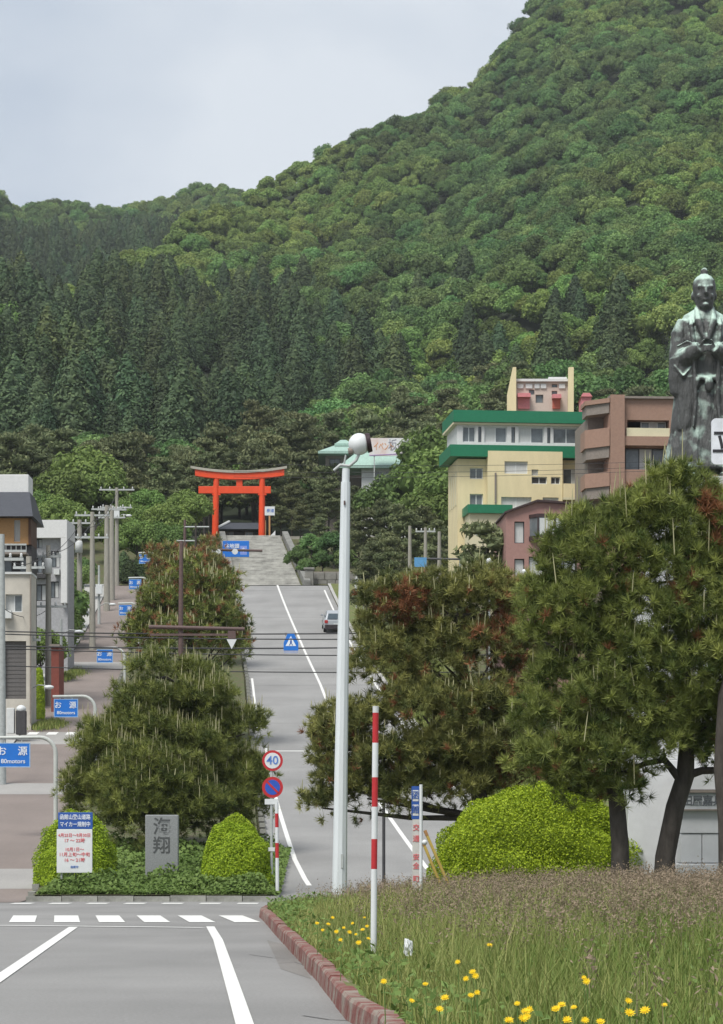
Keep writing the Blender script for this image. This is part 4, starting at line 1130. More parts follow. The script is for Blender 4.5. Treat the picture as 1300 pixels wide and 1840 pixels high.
t.box('awning', 930, 953, 709, 716, -.9, -.01, mat('awning_pink', (.58, .21, .22), .7)); t.box('shop_front', 931, 952, 716, 735, -.3, -.02, MATS['awning_pink'])
t.box('awning', 992, 1008, 711, 718, -.9, -.01, MATS['awning_pink']); t.box('shop_front', 993, 1007, 718, 735, -.3, -.02, mat('red_board', (.45, .12, .08), .7))
q = Plan('pink_hut', 1046, 228, 'small pink roof structure between green roof and brown flats')
q.box('wall', 1046, 1063, 713, 800, 0, 3, MATS['awning_pink']); MB().prism([(q.x(1044), q.z(713)), (q.x(1065), q.z(713)), (q.x(1060), q.z(706.5)), (q.x(1048), q.z(706.5))], -.2, 3.2).build('roof', MATS['awning_pink'], q.e)
q.wall('lower_wall', 1040, 1066, 800, 950, -.2, M_soff, body=3.4, zb=-.3)
# brown apartment block
a = Plan('apartment_block', 1095, 190, 'brown tiled apartment block with angled balconies behind the statue', rotz=R_(4))
H = [(1128, 1204, 754, 784), (1124, 1204, 802, 843), (1124, 1204, 874, 912), (1124, 1204, 930, 965)]
a.wall('wall', 1095, 1290, 716, 960, 0, M_brick, H, depth=.9, body=10, zb=-.3)
for i, q in enumerate(H): a.win(q[0] + 28 if i == 0 else q[0] + 4, q[1] - 2, q[2], q[3], 0, 3, M_white if i == 0 else M_char, [M_glass, M_curtain, M_glass], depth=.9)
a.box('pier', 1096, 1121, 711, 960, -.55, 0, M_brick)
a.box('roof_slab', 1094, 1292, 712, 716, -.25, 10, M_soff)
for v0, v1 in ((769, 784),): a.box('balustrade', 1126, 1204, v0, v1, -.2, -.12, M_cream)
for v0, v1 in ((784.5, 801), (845, 874), (914, 930)): a.box('balcony_front', 1122, 1290, v0, v1, -.35, -.01, M_brick)
for vt, vb in ((716, 742), (769, 822), (848, 894), (922, 960)):
    pr = MB(); x0, x1, x2 = a.x(1056), a.x(1095), a.x(1072)
    pr.slab([(x0, 3.2), (x0, 1.2), (x1, -.3), (x1, 3.2)], a.z(vb - (18 if vt < 760 else 20)), a.z(vt))
    pr.build('balcony', M_brick, a.e)
    MB().slab([(x0 + .12, 3.2), (x0 + .12, 1.3), (x1 - .01, -.1), (x1 - .01, 3.2)], a.z(vb), a.z(vb - (18 if vt < 760 else 20)) - .01).build('soffit', M_soff, a.e)
a.wall('recess_wall', 1066, 1095, 742, 960, 2.4, M_soff, body=6, zb=-.3)
# pink tiled house
h = Plan('pink_tiled_house', 910, 165, 'pink tiled house with a dark sloping coping and bay window below the yellow building', rotz=R_(3))
HW = [(925, 943, 937, 976), (925, 943, 1004, 1040), (951, 1038, 1000, 1034)]
h.wall('wall', 910, 1066, 922, 1050, 0, M_pink, HW, body=7, zb=-.3)
MB().prism([(h.x(910), h.z(922.0)), (h.x(1066), h.z(922.0)), (h.x(1066), h.z(909)), (h.x(966), h.z(901.5))], .01, 7).build('gable', M_pink, h.e)
pr = MB(); pr.prism([(h.x(907), h.z(923)), (h.x(966), h.z(901.6)), (h.x(1069), h.z(908.5)), (h.x(1069), h.z(905)), (h.x(966), h.z(897.8)), (h.x(907), h.z(919.5))], -.25, 7.1); pr.build('coping', M_maroon, h.e)
for q_ in HW: h.win(*q_, 0, 1 if q_[1] - q_[0] < 30 else 3, M_char, [M_curtain, M_glass, M_curtain] if q_[1] - q_[0] > 30 else M_curtain)
bay = MB(); X = [h.x(951), h.x(964), h.x(1026), h.x(1038)]
pl = [(X[0], -.001), (X[1], -.75), (X[2], -.75), (X[3], -.001)]
bay.slab(pl, h.z(931), h.z(925)); bay.slab(pl, h.z(972), h.z(964)); bay.build('bay_frame', M_maroon, h.e)
bg_ = MB(); bg_.slab([(X[0] + .05, -.002), (X[1] + .03, -.70), (X[2] - .03, -.70), (X[3] - .05, -.002)], h.z(964), h.z(931)); bw = bg_.build('bay_window', M_glass, h.e)
for i in range(2): MB().box(h.x(968 + i * 30), h.x(994 + i * 30), -.735, -.71, h.z(962), h.z(933)).build('pane', M_curtain, bw)
for u_ in (965, 995.5, 1025): MB().box(h.x(u_) - .04, h.x(u_) + .04, -.75, -.705, h.z(963.8), h.z(931.2)).build('mullion', M_maroon, bw)
# green-roofed hall with a billboard
g = Plan('green_roofed_hall', 616, 291, 'pale green copper-roofed hall standing among pines above the upper road')
g.wall('wall', 585, 735, 815, 900, 0, M_soff, [(592, 612, 824, 846)], body=9, zb=-.5); g.win(592, 612, 824, 846, 0, 2, M_char)
def hip(nm, u0, u1, ut0, ut1, v0, v1, y0, y1):
    x0, x1, t0, t1, z0, z1 = g.x(u0), g.x(u1), g.x(ut0), g.x(ut1), g.z(v1), g.z(v0); ym = (y0 + y1) / 2; m_ = MB()
    m_.add([(x0, y0, z0), (x1, y0, z0), (x1, y1, z0), (x0, y1, z0), (t0, ym - .6, z1), (t1, ym - .6, z1), (t1, ym + .6, z1), (t0, ym + .6, z1)],
           [(0, 3, 2, 1), (4, 5, 6, 7), (0, 1, 5, 4), (1, 2, 6, 5), (2, 3, 7, 6), (3, 0, 4, 7)])
    m_.box(x0 - .1, x1 + .1, y0 - .1, y1 + .1, z0 - .28, z0 - .01)
    return m_.build(nm, M_copper, g.e)
hip('roof', 574, 664, 603, 632, 793, 814, -1.6, 8); hip('roof_cap', 603, 632, 612, 622, 784, 792.5, 1.6, 4.6)
hip('lower_roof', 612, 747, 640, 744, 823, 850, -6, -.5)
g.wall('porch_wall', 650, 735, 852, 900, -5.2, M_pale, [(672, 702, 858, 872)], body=5, zb=-.5); g.win(672, 702, 858, 872, -5.2, 3)
bb = Plan('billboard', 663, 284, 'white and orange billboard standing on the green-roofed hall')
bb.box('panel', 664, 749, 787, 819, 0, .2, mat('billboard_face', (.66, .50, .44), .6, scale=.25, col2=(.70, .70, .70), thr=(.42, .58)))
for u_ in (672, 738): bb.box('post', u_, u_ + 2, 819.2, 1000, .05, .17, M_grey)
MB().prism([(bb.x(664), bb.z(819)), (bb.x(749), bb.z(815)), (bb.x(749), bb.z(813.5)), (bb.x(664), bb.z(817.5))], -.02, -.004).build('stripe', mat('violet', (.34, .22, .42), .6), bb.e)
text_obj('lettering', 'イベント', .95, mat('bill_orange', (.62, .28, .10), .6), bb.e, bb.x(690), -.012, bb.z(803), sx=.55); text_obj('lettering', '坂の町', 1.3, mat('bill_grey', (.30, .29, .33), .6), bb.e, bb.x(722), -.012, bb.z(801), sx=.7)

# left-hand houses
c = Plan('white_house', 57, 172, 'white flat-fronted house behind the utility poles', rotz=-R_(3))
CW = [(62, 76, 968, 985), (66, 84, 1000, 1030), (92, 108, 990, 1020), (64, 84, 1050, 1080), (90, 106, 1045, 1075)]
c.wall('wall', 57, 122, 968, 1090, 0, mat('panel_grey', (.34, .34, .35), .8, var=.2), CW, body=2.6, zb=-.3)
c.box('fascia', 56, 123, 936, 968, -.5, 2.7, M_wht); c.box('corner_post', 112, 123, 968.2, 1085, -.5, -.01, M_wht)
for q_ in CW: c.win(*q_, 0, 2, M_char, [M_glass, M_curtain])
c.box('air_conditioner', 99, 109, 1024, 1034, -.5, -.02, M_pale); c.box('shutter_hood', 60, 84, 1032, 1040, -.5, -.02, M_char)
d = Plan('slate_roofed_house', 0, 151, 'house with dark slate roof, timber upper wall and white roof box')
d.wall('lower_wall', -90, 57, 980, 1180, 0, M_char, [(6, 50, 996, 1030)], body=2.4, zb=-.3); d.win(6, 50, 996, 1030, 0, 3, M_char, [M_glass, M_char, M_glass])
d.wall('timber_wall', -90, 52, 932, 979.5, -.2, M_wood, [(26, 37, 935, 974)], body=2.4); d.win(26, 37, 935, 974, -.2, 1, M_white, M_curtain)
d.box('corner_board', 52.3, 57, 932, 979.5, -.3, 2.4, mat('board_dark', (.085, .045, .03), .7))
x0, x1, xt = d.x(-95), d.x(63), d.x(50); z0, z1 = d.z(931.5), d.z(881); m_ = MB()
m_.add([(x0, -1.0, z0), (x1, -1.0, z0), (x1, 4.4, z0), (x0, 4.4, z0), (x0, .8, z1), (xt, .8, z1), (xt, 3.2, z1), (x0, 3.2, z1)], [(0, 3, 2, 1), (4, 5, 6, 7), (0, 1, 5, 4), (1, 2, 6, 5), (2, 3, 7, 6), (3, 0, 4, 7)])
rf = m_.build('roof', M_slate, d.e)
MB().box(d.x(-90), d.x(47.5), 1.0, 3.0, d.z(881) + .005, d.z(848)).build('roof_box', M_wht, rf, bevel=.04)
rail = MB(); rail.box(d.x(-90), d.x(52), -1.15, -1.07, d.z(984), d.z(981)).box(d.x(-90), d.x(52), -1.15, -1.07, d.z(996), d.z(992))
for i in range(16): rail.box(d.x(-84 + i * 9), d.x(-83 + i * 9), -1.13, -1.09, d.z(992), d.z(984))
rail.build('balcony_rail', M_grey, d.e); MB().box(d.x(-90), d.x(52), -1.2, -.01, d.z(1000), d.z(996.2)).build('balcony_floor', M_soff, d.e)
f = Plan('beige_house', 4, 140, 'beige rendered house with a dark grey roller shutter at street level')
f.wall('wall', -90, 56, 1032, 1320, 0, M_beige, [(8, 47, 1152, 1256), (10, 40, 1068, 1100)], depth=.3, body=2.2, zb=-.3)
f.box('parapet', -91, 57, 1028, 1032, -.12, 2.3, M_pale); f.win(10, 40, 1068, 1100, 0, 2, M_white, [M_curtain, M_glass], depth=.3)
slh = (f.z(1152) - f.z(1256)) / 14
sl = MB().box(f.x(8), f.x(47), 0, .05, 0, slh * .9).mesh('shutter_slat'); sl.materials.append(M_shut)
for i in range(14):
    o = bpy.data.objects.new('shutter_slat', sl); link(o); o.parent = f.e; o.location = (0, .22, f.z(1256) + i * slh)
f.box('shutter_backing', 8, 47, 1152, 1256, .285, .295, M_char); f.box('air_conditioner', 6, 22, 1098, 1112, -.4, -.02, M_pale)
f.box('downpipe', 54, 56, 1034, 1300, -.12, -.02, M_soff)
r = Plan('red_shed', 92, 150, 'small brick-red shed between the poles at the side road')
r.box('wall', 92, 106, 1162, 1290, 0, 2.5, mat('shed_red', (.20, .06, .045), .8)); r.box('roof', 90, 108, 1158, 1161.8, -.2, 2.7, M_soff)
mound('evergreen_shrub', WX(70, 146), 146, Rf(146), .33, .33, 2.9, 2600, YEW, 'tall narrow yellow-green shrub between beige house and red shed', leaf=.16, seed=15)
k_ = Plan('street_cabinet', 27, 134, 'black street cabinet with a white rounded hood beside the beige house', cat='cabinet')
k_.box('body', 28, 46, 1277, 1320, 0, .5, M_char, bevel=.03)
MB().sphere((k_.x(37), .25, k_.z(1274)), (.24, .3, .2), 12, 8).build('hood', M_white, k_.e, smooth=True)
k_.box('side_box', 11, 25, 1272, 1318, .1, .5, M_pale, bevel=.03)
# low shrine hall beyond the gate
s = Plan('shrine_hall', 430, 286, 'dark-roofed low shrine hall seen through the orange gate')
s.wall('wall', 398, 470, 952, 985, 0, M_char, [(405, 420, 955, 968), (440, 455, 955, 968)], body=6, zb=-.2)
for q_ in ((405, 420, 955, 968), (440, 455, 955, 968)): s.win(*q_, 0, 2, M_soff, M_glass)
m_ = MB(); x0, x1, a0, a1, z0, z1 = s.x(390), s.x(478), s.x(410), s.x(462), s.z(953), s.z(934)
m_.add([(x0, -1.2, z0), (x1, -1.2, z0), (x1, 7, z0), (x0, 7, z0), (a0, 2.6, z1), (a1, 2.6, z1), (a1, 3.2, z1), (a0, 3.2, z1)], [(0, 3, 2, 1), (4, 5, 6, 7), (0, 1, 5, 4), (1, 2, 6, 5), (2, 3, 7, 6), (3, 0, 4, 7)])
m_.build('roof', M_slate, s.e)
MB().tube([(x0 - .1, -1.25, z0), (a0, 2.5, z1 + .1)], .14, 6).build('roof_ridge', M_pale, s.e)
nb = Plan('noticeboard', 480, 274, 'white notice panel on a post beside the orange gate', cat='sign')
nb.box('panel', 476, 494, 910, 926, 0, .1, M_white); nb.box('post', 483, 486, 926, 985, .02, .08, M_wood)
text_obj('lettering', '参道', .38, M_btext, nb.e, nb.x(486), -.008, nb.z(918))
sp = Plan('banner_stand', 486, 273.2, 'low white banner stand at the foot of the right gate pillar', cat='banner')
MB().prism([(sp.x(478), sp.z(968)), (sp.x(495), sp.z(968)), (sp.x(495), sp.z(953)), (sp.x(489), sp.z(960))], 0, .12).build('cloth', M_white, sp.e); sp.box('pole', 477, 478, 935, 985, 0, .06, M_wood)
#@@PART5
# ------------------------------------------------------------------ gate, stairs and stone wall
Y = 275.0; k = Y / F; gz = WZ(969, Y)
to = thing('torii_gate', (WX(430, Y), Y, gz), 'tall orange torii gate at the top of the stone stairs', 'gate')
tx = lambda u: (u - 430) * k; tz = lambda v: (969 - v) * k
for ub, ut in ((386.5, 389), (470.5, 471.5)):
    MB().tube([(tx(ub), 0, -.4), (tx((ub + ut) / 2), 0, tz(915)), (tx(ut), 0, tz(860))], [.33, .31, .28], 16).build('pillar', M_verm, to, smooth=True)
    MB().tube([(tx(ub), 0, -.3), (tx(ub), 0, .28)], [.42, .42], 16).build('pillar_base', M_char, to, smooth=True)
    MB().box(tx(ut) - .42, tx(ut) + .42, -.2, .2, tz(890), tz(887.2)).build('wedge', M_verm, to)
MB().box(tx(357), tx(487), -.17, .17, tz(886.8), tz(874)).build('tie_beam', M_verm, to, bevel=.03)
MB().box(tx(425), tx(436), -.14, .14, tz(873.8), tz(862.5)).build('centre_strut', M_verm, to)
def arc(u): q = (u - 430) / 86; return 860.0 - 8.0 * q * q
def curved(u0, u1, dt, db, y, nm, m_):
    n = 18; vs = []; fs = []
    for i in range(n + 1):
        u = u0 + (u1 - u0) * i / n; v = arc(u)
        vs += [(tx(u), -y, tz(v + db)), (tx(u), y, tz(v + db)), (tx(u), y, tz(v + dt)), (tx(u), -y, tz(v + dt))]
    for i in range(n):
        for j in range(4): fs.append((i * 4 + j, i * 4 + (j + 1) % 4, i * 4 + 4 + (j + 1) % 4, i * 4 + 4 + j))
    fs += [(3, 2, 1, 0), (4 * n, 4 * n + 1, 4 * n + 2, 4 * n + 3)]
    b_ = MB(); b_.add(vs, [tuple(reversed(q)) for q in fs]); o = b_.build(nm, m_, to); return o
curved(351, 511, -9.5, 1.8, .3, 'lintel', M_verm); curved(343, 516, -14, -9.6, .42, 'lintel_roof', mat('gate_roof', (.36, .345, .29), .7, var=.15))
# stairs
st = structure(thing('stairway', (-9.6, 243.4, Rf(243) - .02), None, None))
nst = 32; z0 = Rf(243); y0, y1 = 243.4, 272.0; z1 = gz - .02
M_step = mat('step_stone', (0.36, 0.355, 0.325), 0.9, var=.38, scale=.9, bump=.3)
for i in range(nst):
    g0 = i / nst; ya = y0 + (y1 - y0) * g0 + (1.2 if i > nst // 3 else 0) + (1.2 if i > 2 * nst // 3 else 0) - 1.2 * g0 * 2
    xa = WX(418, 243) + (WX(398, 272) - WX(418, 243)) * g0; xb = WX(542, 243) + (WX(503, 272) - WX(542, 243)) * g0
    zt = z0 + (z1 - z0) * (i + 1) / nst; zb_ = zt - (z1 - z0) / nst - .05
    MB().box(xa + 9.6, xb + 9.6, ya - 243.4, 30.6, zb_ - z0, zt - z0 + random.uniform(-.01, .01)).build('step', M_step, st, bevel=.02)
for side_, (ua, ub) in enumerate(((413, 394), (547, 507))):
    xa, xb = WX(ua, 243), WX(ub, 272); dx = .55
    MB().add([(xa, 243.2, z0 - .3), (xa + dx, 243.2, z0 - .3), (xb + dx, 272.3, z1 - .4), (xb, 272.3, z1 - .4), (xa, 243.2, z0 + .75), (xa + dx, 243.2, z0 + .75), (xb + dx, 272.3, z1 + .5), (xb, 272.3, z1 + .5)],
             [(0, 3, 2, 1), (4, 5, 6, 7), (0, 1, 5, 4), (1, 2, 6, 5), (2, 3, 7, 6), (3, 0, 4, 7)]).build('stair_wall', mat('stair_side', (.20, .20, .185), .9, var=.3, scale=2), None).parent = None
for o in [o for o in bpy.data.objects if o.name.startswith('stair_wall') and o.parent is None]:
    tag(o, 'sloping stone side wall along the %s edge of the shrine stairs' % ('left' if o.location.x == 0 and o.data.vertices[0].co.x < -9 else 'right'), 'wall')
plz = MB(); plz.box(-22, 2, 272.1, 287, gz - .6, gz - .03); structure(plz.build('shrine_forecourt', mat('gravel', (.33, .31, .27), .95, var=.2, scale=3)))
# stone retaining wall beside the stairs
sw = thing('stone_wall', (WX(600, 245.5), 245.5, Rf(243)), 'low grey stone retaining wall at the top of the road', 'wall')
M_sb = mat('stone_block', (.22, .215, .195), .9, var=.3, scale=1.5, bump=.4)
MB().box(WX(549, 245.5) - WX(600, 245.5), 12, .32, .6, -.3, 1.75).build('wall_core', M_soff, sw)
xs0 = WX(549, 245.5) - WX(600, 245.5)
for row in range(3):
    x_ = xs0 + (row % 2) * -.0
    while x_ < 12:
        wd_ = random.uniform(.7, 1.15); MB().box(x_ + .015, min(x_ + wd_, 12) - .015, random.uniform(-.02, .03), .315, -.3 if row == 0 else .3 + (row - 1) * .68, .28 + row * .68).build('stone_block', M_sb, sw, bevel=.03); x_ += wd_
gp_ = thing('gate_post', (WX(556, 244.6), 244.6, Rf(243)), 'square grey stone post at the foot of the shrine stairs', 'post')
MB().box(-.38, .38, -.38, .38, -.1, 1.75).build('shaft', M_sb, gp_, bevel=.04); MB().box(-.48, .48, -.48, .48, 1.752, 1.95).build('cap', M_sb, gp_, bevel=.04)

# ------------------------------------------------------------------ statue on its pedestal
Y = 60.0; k = Y / F; uS = 1266; pz = island_z(WX(uS, Y), Y) - .1; top = WZ(846, Y)
ped = thing('statue_pedestal', (WX(uS, Y), Y, pz), 'tall pale granite pedestal carrying an inscribed plaque under the bronze statue', 'pedestal')
px = lambda u: (u - uS) * k; pzv = lambda v: WZ(v, Y) - pz
M_pg = mat('pedestal_granite', (.56, .57, .58), .7, var=.07, scale=3)
def frus(u0, u1, a0, a1, vb, vt, y0, y1, i0, i1, nm, m_=None, zb=None):
    z0_ = pzv(vb) if zb is None else zb
    return MB().add([(px(u0), y0, z0_), (px(u1), y0, z0_), (px(u1), y1, z0_), (px(u0), y1, z0_), (px(a0), i0, pzv(vt)), (px(a1), i0, pzv(vt)), (px(a1), i1, pzv(vt)), (px(a0), i1, pzv(vt))],
             [(0, 3, 2, 1), (4, 5, 6, 7), (0, 1, 5, 4), (1, 2, 6, 5), (2, 3, 7, 6), (3, 0, 4, 7)]).build(nm, m_ or M_pg, ped, bevel=.02)
frus(1122, 1410, 1140, 1392, 1600, 1365, .3, 3.4, .45, 3.2, 'lower_shaft', zb=0)
frus(1142, 1390, 1164, 1368, 1364.8, 905, .5, 3.1, .8, 2.7, 'shaft')
frus(1152, 1380, 1158, 1374, 904.8, 868, .55, 2.9, .6, 2.85, 'capital'); frus(1170, 1362, 1176, 1356, 867.8, 846, .75, 2.6, .8, 2.55, 'statue_base', M_stone)
MB().box(px(1218), px(1334), -.55, .29, 0, pzv(1552)).build('plinth', M_pg, ped, bevel=.02)
for i in range(3): MB().box(px(1219 + 38.2 * i) + .006, px(1219 + 38.2 * (i + 1)) - .006, -.5, .28, pzv(1550.5), pzv(1499)).build('facing_slab', M_pg, ped, bevel=.012)
MB().box(px(1219), px(1333), -.52, .28, pzv(1498), pzv(1457)).build('facing_slab', M_stone.copy() if False else M_pg, ped, bevel=.012)
MB().box(px(1214), px(1338), -.6, .28, pzv(1456.5), pzv(1426)).build('plaque', mat('plaque_grey', (.40, .42, .43), .7), ped, bevel=.012)
MB().box(px(1212), px(1340), -.64, .27, pzv(1425.6), pzv(1421)).build('cornice', M_soff, ped); MB().box(px(1216), px(1336), -.58, .27, pzv(1420.6), pzv(1386)).build('upper_slab', M_pg, ped, bevel=.012)
MB().box(px(1214), px(1338), -.625, -.601, pzv(1457.5), pzv(1455)).build('plaque_lip', M_soff, ped)
for i, ch in enumerate('高田屋嘉兵衛像'): text_obj('engraved_character', ch, .235, mat('engraved', (.10, .11, .12), .8), ped, px(1211.5 + 18.3 * i), -.605, pzv(1441))
# bronze figure
def bronze():
    m, n, L, b_ = new_mat('bronze_patina')
    g_ = n.new('ShaderNodeNewGeometry'); sx_ = n.new('ShaderNodeSeparateXYZ'); L(g_.outputs['Normal'], sx_.inputs[0])
    nz_ = n.new('ShaderNodeTexNoise'); nz_.inputs['Scale'].default_value = 2.6; nz_.inputs['Detail'].default_value = 7; L(g_.outputs['Position'], nz_.inputs['Vector'])
    ad = n.new('ShaderNodeMath'); ad.operation = 'MULTIPLY_ADD'; L(nz_.outputs['Fac'], ad.inputs[0]); ad.inputs[1].default_value = 1.1; mz = n.new('ShaderNodeMath'); mz.operation = 'MULTIPLY'; mz.inputs[1].default_value = .62; L(sx_.outputs['Z'], mz.inputs[0]); L(mz.outputs[0], ad.inputs[2])
    r_ = n.new('ShaderNodeValToRGB'); r_.color_ramp.elements[0].position = .62; r_.color_ramp.elements[0].color = (.066, .068, .066, 1); r_.color_ramp.elements[1].position = .96; r_.color_ramp.elements[1].color = (.46, .60, .52, 1)
    L(ad.outputs[0], r_.inputs['Fac']); L(r_.outputs['Color'], b_.inputs['Base Color']); nb_ = n.new('ShaderNodeTexNoise'); nb_.inputs['Scale'].default_value = 3.2; nb_.inputs['Detail'].default_value = 5; mpb = n.new('ShaderNodeMapping'); mpb.inputs['Scale'].default_value = (2.4, 2.4, .7); L(g_.outputs['Position'], mpb.inputs['Vector']); L(mpb.outputs[0], nb_.inputs['Vector']); bpb = n.new('ShaderNodeBump'); bpb.inputs['Strength'].default_value = .9; bpb.inputs['Distance'].default_value = .12; L(nb_.outputs['Fac'], bpb.inputs['Height']); L(bpb.outputs[0], b_.inputs['Normal']); b_.inputs['Roughness'].default_value = .62; b_.inputs['Metallic'].default_value = .15
    return m
M_brz = bronze()
fz = top - .02
stt = thing('statue', (WX(uS, Y + 1.6), Y + 1.6, fz), 'bronze statue of a man in coat and pleated trousers with arms folded', 'statue')
bd = MB()
def loft(rings, n=40, pleat=0.0, nf=9):
    vs = []; fs = []
    for (z, cx, cy, rx, ry) in rings:
        for j in range(n):
            q = 2 * PI * j / n; p_ = 1 + pleat * math.sin(nf * q) * (1 if z < 1.9 else 0)
            vs.append((cx + rx * p_ * math.cos(q), cy + ry * p_ * math.sin(q), z))
    for i in range(len(rings) - 1):
        for j in range(n):
            j2 = (j + 1) % n; fs.append((i * n + j, i * n + j2, (i + 1) * n + j2, (i + 1) * n + j))
    fs.append(tuple(reversed(range(n)))); fs.append(tuple(range((len(rings) - 1) * n, len(rings) * n)))
    bd.add(vs, fs)
loft([(.20, 0, 0, .92, .56), (.45, 0, 0, .86, .53), (.9, 0, 0, .74, .47), (1.4, 0, 0, .60, .42), (1.8, 0, 0, .50, .37), (2.1, 0, 0, .46, .34)], 72, .045, 16)
for sx_ in (-1, 1):      # long coat panels hanging at the sides
    loft([(.98, sx_ * .42, .06, .30, .44), (1.05, sx_ * .42, .05, .31, .45), (1.5, sx_ * .40, .03, .28, .42), (2.1, sx_ * .34, 0, .26, .36), (2.6, sx_ * .30, 0, .28, .34)], 32)
loft([(1.9, 0, .02, .50, .35), (2.3, 0, .02, .54, .36), (2.8, 0, .02, .58, .36), (3.12, 0, .03, .56, .31), (3.30, 0, .03, .44, .24), (3.42, 0, .03, .22, .18), (3.50, 0, .02, .15, .15), (3.62, 0, .0, .145, .15)], 36)
for sx_ in (-1, 1):
    bd.tube([(sx_ * .40, .03, 3.14), (sx_ * .52, .0, 2.90), (sx_ * .58, -.06, 2.45), (sx_ * .54, -.2, 2.30)], [.20, .21, .20, .20], 16)
    bd.tube([(sx_ * .54, -.12, 2.36), (sx_ * .36, -.36, 2.46), (sx_ * .16, -.50, 2.58)], [.21, .18, .13], 14)
    loft([(1.62, sx_ * .50, -.14, .12, .10), (1.72, sx_ * .52, -.14, .24, .15), (2.0, sx_ * .53, -.13, .27, .19), (2.4, sx_ * .54, -.12, .24, .22)], 24)
    bd.tube([(sx_ * .64, -.32, 2.62), (sx_ * .42, -.44, 2.70), (sx_ * .2, -.46, 2.62)], [.025, .035, .02], 8); bd.tube([(sx_ * .70, -.30, 2.25), (sx_ * .5, -.38, 2.02), (sx_ * .34, -.36, 2.2)], [.02, .035, .02], 8)
    bd.tube([(sx_ * .17, -.06, 3.44), (sx_ * .17, -.30, 3.15), (sx_ * .02, -.40, 2.74)], [.055, .075, .05], 10)      # collar
    bd.tube([(sx_ * .30, -.02, 3.32), (sx_ * .32, -.31, 3.05), (sx_ * .27, -.37, 2.6), (sx_ * .24, -.42, 1.5), (sx_ * .3, -.48, 1.0)], [.04, .055, .05, .045, .03], 8)
    for j in range(4): bd.tube([(sx_ * .14, -.50, 2.58 - j * .035), (sx_ * .02, -.57, 2.62 - j * .036), (-sx_ * .06, -.555, 2.62 - j * .036)], [.03, .026, .02], 7)
    bd.tube([(sx_ * .15, -.5, 2.60), (sx_ * .10, -.57, 2.70), (sx_ * .05, -.58, 2.73)], [.032, .027, .02], 7)
    bd.box(sx_ * .46 - .18, sx_ * .46 + .18, -.62, .1, -.02, .10); bd.sphere((sx_ * .46, -.36, .16), (.15, .26, .12), 12, 8); bd.tube([(sx_ * .46, -.08, .08), (sx_ * .44, -.05, .35)], [.13, .15], 10)
loft([(3.36, 0, -.10, .07, .07), (3.43, 0, -.08, .16, .17), (3.55, 0, -.05, .205, .24), (3.70, 0, -.03, .235, .27), (3.86, 0, -.01, .255, .29), (3.98, 0, 0, .235, .27), (4.07, 0, .01, .16, .19), (4.11, 0, .01, .06, .08)], 30)
bd.tube([(0, -.30, 3.80), (0, -.35, 3.68), (0, -.31, 3.655)], [.03, .052, .03], 8)                 # nose
bd.tube([(-.17, -.245, 3.83), (0, -.30, 3.80), (.17, -.245, 3.83)], [.03, .035, .03], 8); bd.tube([(-.07, -.275, 3.565), (0, -.30, 3.57), (.07, -.275, 3.565)], [.015, .022, .015], 6); bd.sphere((0, -.255, 3.46), (.08, .06, .055), 10, 8)
for sx_ in (-1, 1): bd.sphere((sx_ * .255, .02, 3.68), (.03, .06, .09), 8, 8); bd.sphere((sx_ * .12, -.225, 3.64), (.07, .06, .06), 8, 8); bd.sphere((sx_ * .09, -.262, 3.755), (.04, .02, .018), 8, 6)
bd.tube([(0, .14, 4.08), (0, .02, 4.16), (0, -.10, 4.17)], [.075, .085, .07], 10); bd.sphere((0, .16, 4.08), (.10, .08, .07), 10, 8)
bd.tube([(-.46, -.30, 2.02), (0, -.40, 1.98), (.46, -.30, 2.02)], [.05, .06, .05], 8); bd.sphere((.05, -.44, 1.86), (.10, .07, .15), 10, 8); bd.sphere((-.2, -.43, 1.9), (.05, .05, .10), 8, 8)
bd.v = [(x * 1.10 * (.86 if abs(x) > .3 and False else .92), y * 1.08, z * 1.115) for x, y, z in bd.v]
fig = bd.build('figure', M_brz, stt, smooth=True)
rm = fig.modifiers.new('remesh', 'REMESH'); rm.mode = 'VOXEL'; rm.voxel_size = .022; rm.use_smooth_shade = True
sm = fig.modifiers.new('smooth', 'SMOOTH'); sm.iterations = 4; sm.factor = .5

# ------------------------------------------------------------------ posts, signs, lamps
Y = 60.0; k = Y / F; lx = WX(610, Y); lz = island_z(lx, Y)
lp = thing('lamp_post', (lx, Y, lz), 'tall white lamp post with a round floodlight standing in the grass', 'lamp post')
zz_ = lambda v: WZ(v, Y) - lz; xx_ = lambda u: (u - 610) * k
MB().tube([(0, 0, -.3), (xx_(613), 0, zz_(1400)), (xx_(618), 0, zz_(1100)), (xx_(621.5), 0, zz_(866))], [.165, .142, .122, .10], 10).build('pole', M_polew, lp)
MB().tube([(xx_(621.5), 0, zz_(866)), (xx_(622), 0, zz_(842))], [.082, .082], 12).build('collar', M_polew, lp, smooth=True)
MB().box(-.2, .2, -.2, .2, -.05, .06).build('base_plate', M_grey, lp); MB().box(xx_(613), xx_(617), -.16, -.128, zz_(1560), zz_(1535)).build('access_hatch', M_grey, lp); MB().box(xx_(618), xx_(621), -.135, -.10, zz_(908), zz_(901)).build('tag_plate', M_brown, lp)
MB().tube([(xx_(600), -.05, zz_(846)), (xx_(612), -.05, zz_(836)), (xx_(628), -.05, zz_(838)), (xx_(640), -.05, zz_(828)), (xx_(647), -.05, zz_(814)), (xx_(646), -.05, zz_(802))], [.03, .035, .035, .035, .03, .03], 8).build('yoke', M_grey, lp, smooth=True)
hd = MB(); hd.sphere((xx_(646), 0, zz_(798)), .235, 22, 16); ho = hd.build('floodlight', M_white, lp, smooth=True)
ho['kind'] = 'stuff' if False else 'part'
del ho['kind']
MB().tube([(xx_(659), .02, zz_(796)), (xx_(667), .02, zz_(794.5))], [.215, .20], 22).build('lens_hood', mat('hood_maroon', (.035, .02, .024), .5), lp, smooth=True)
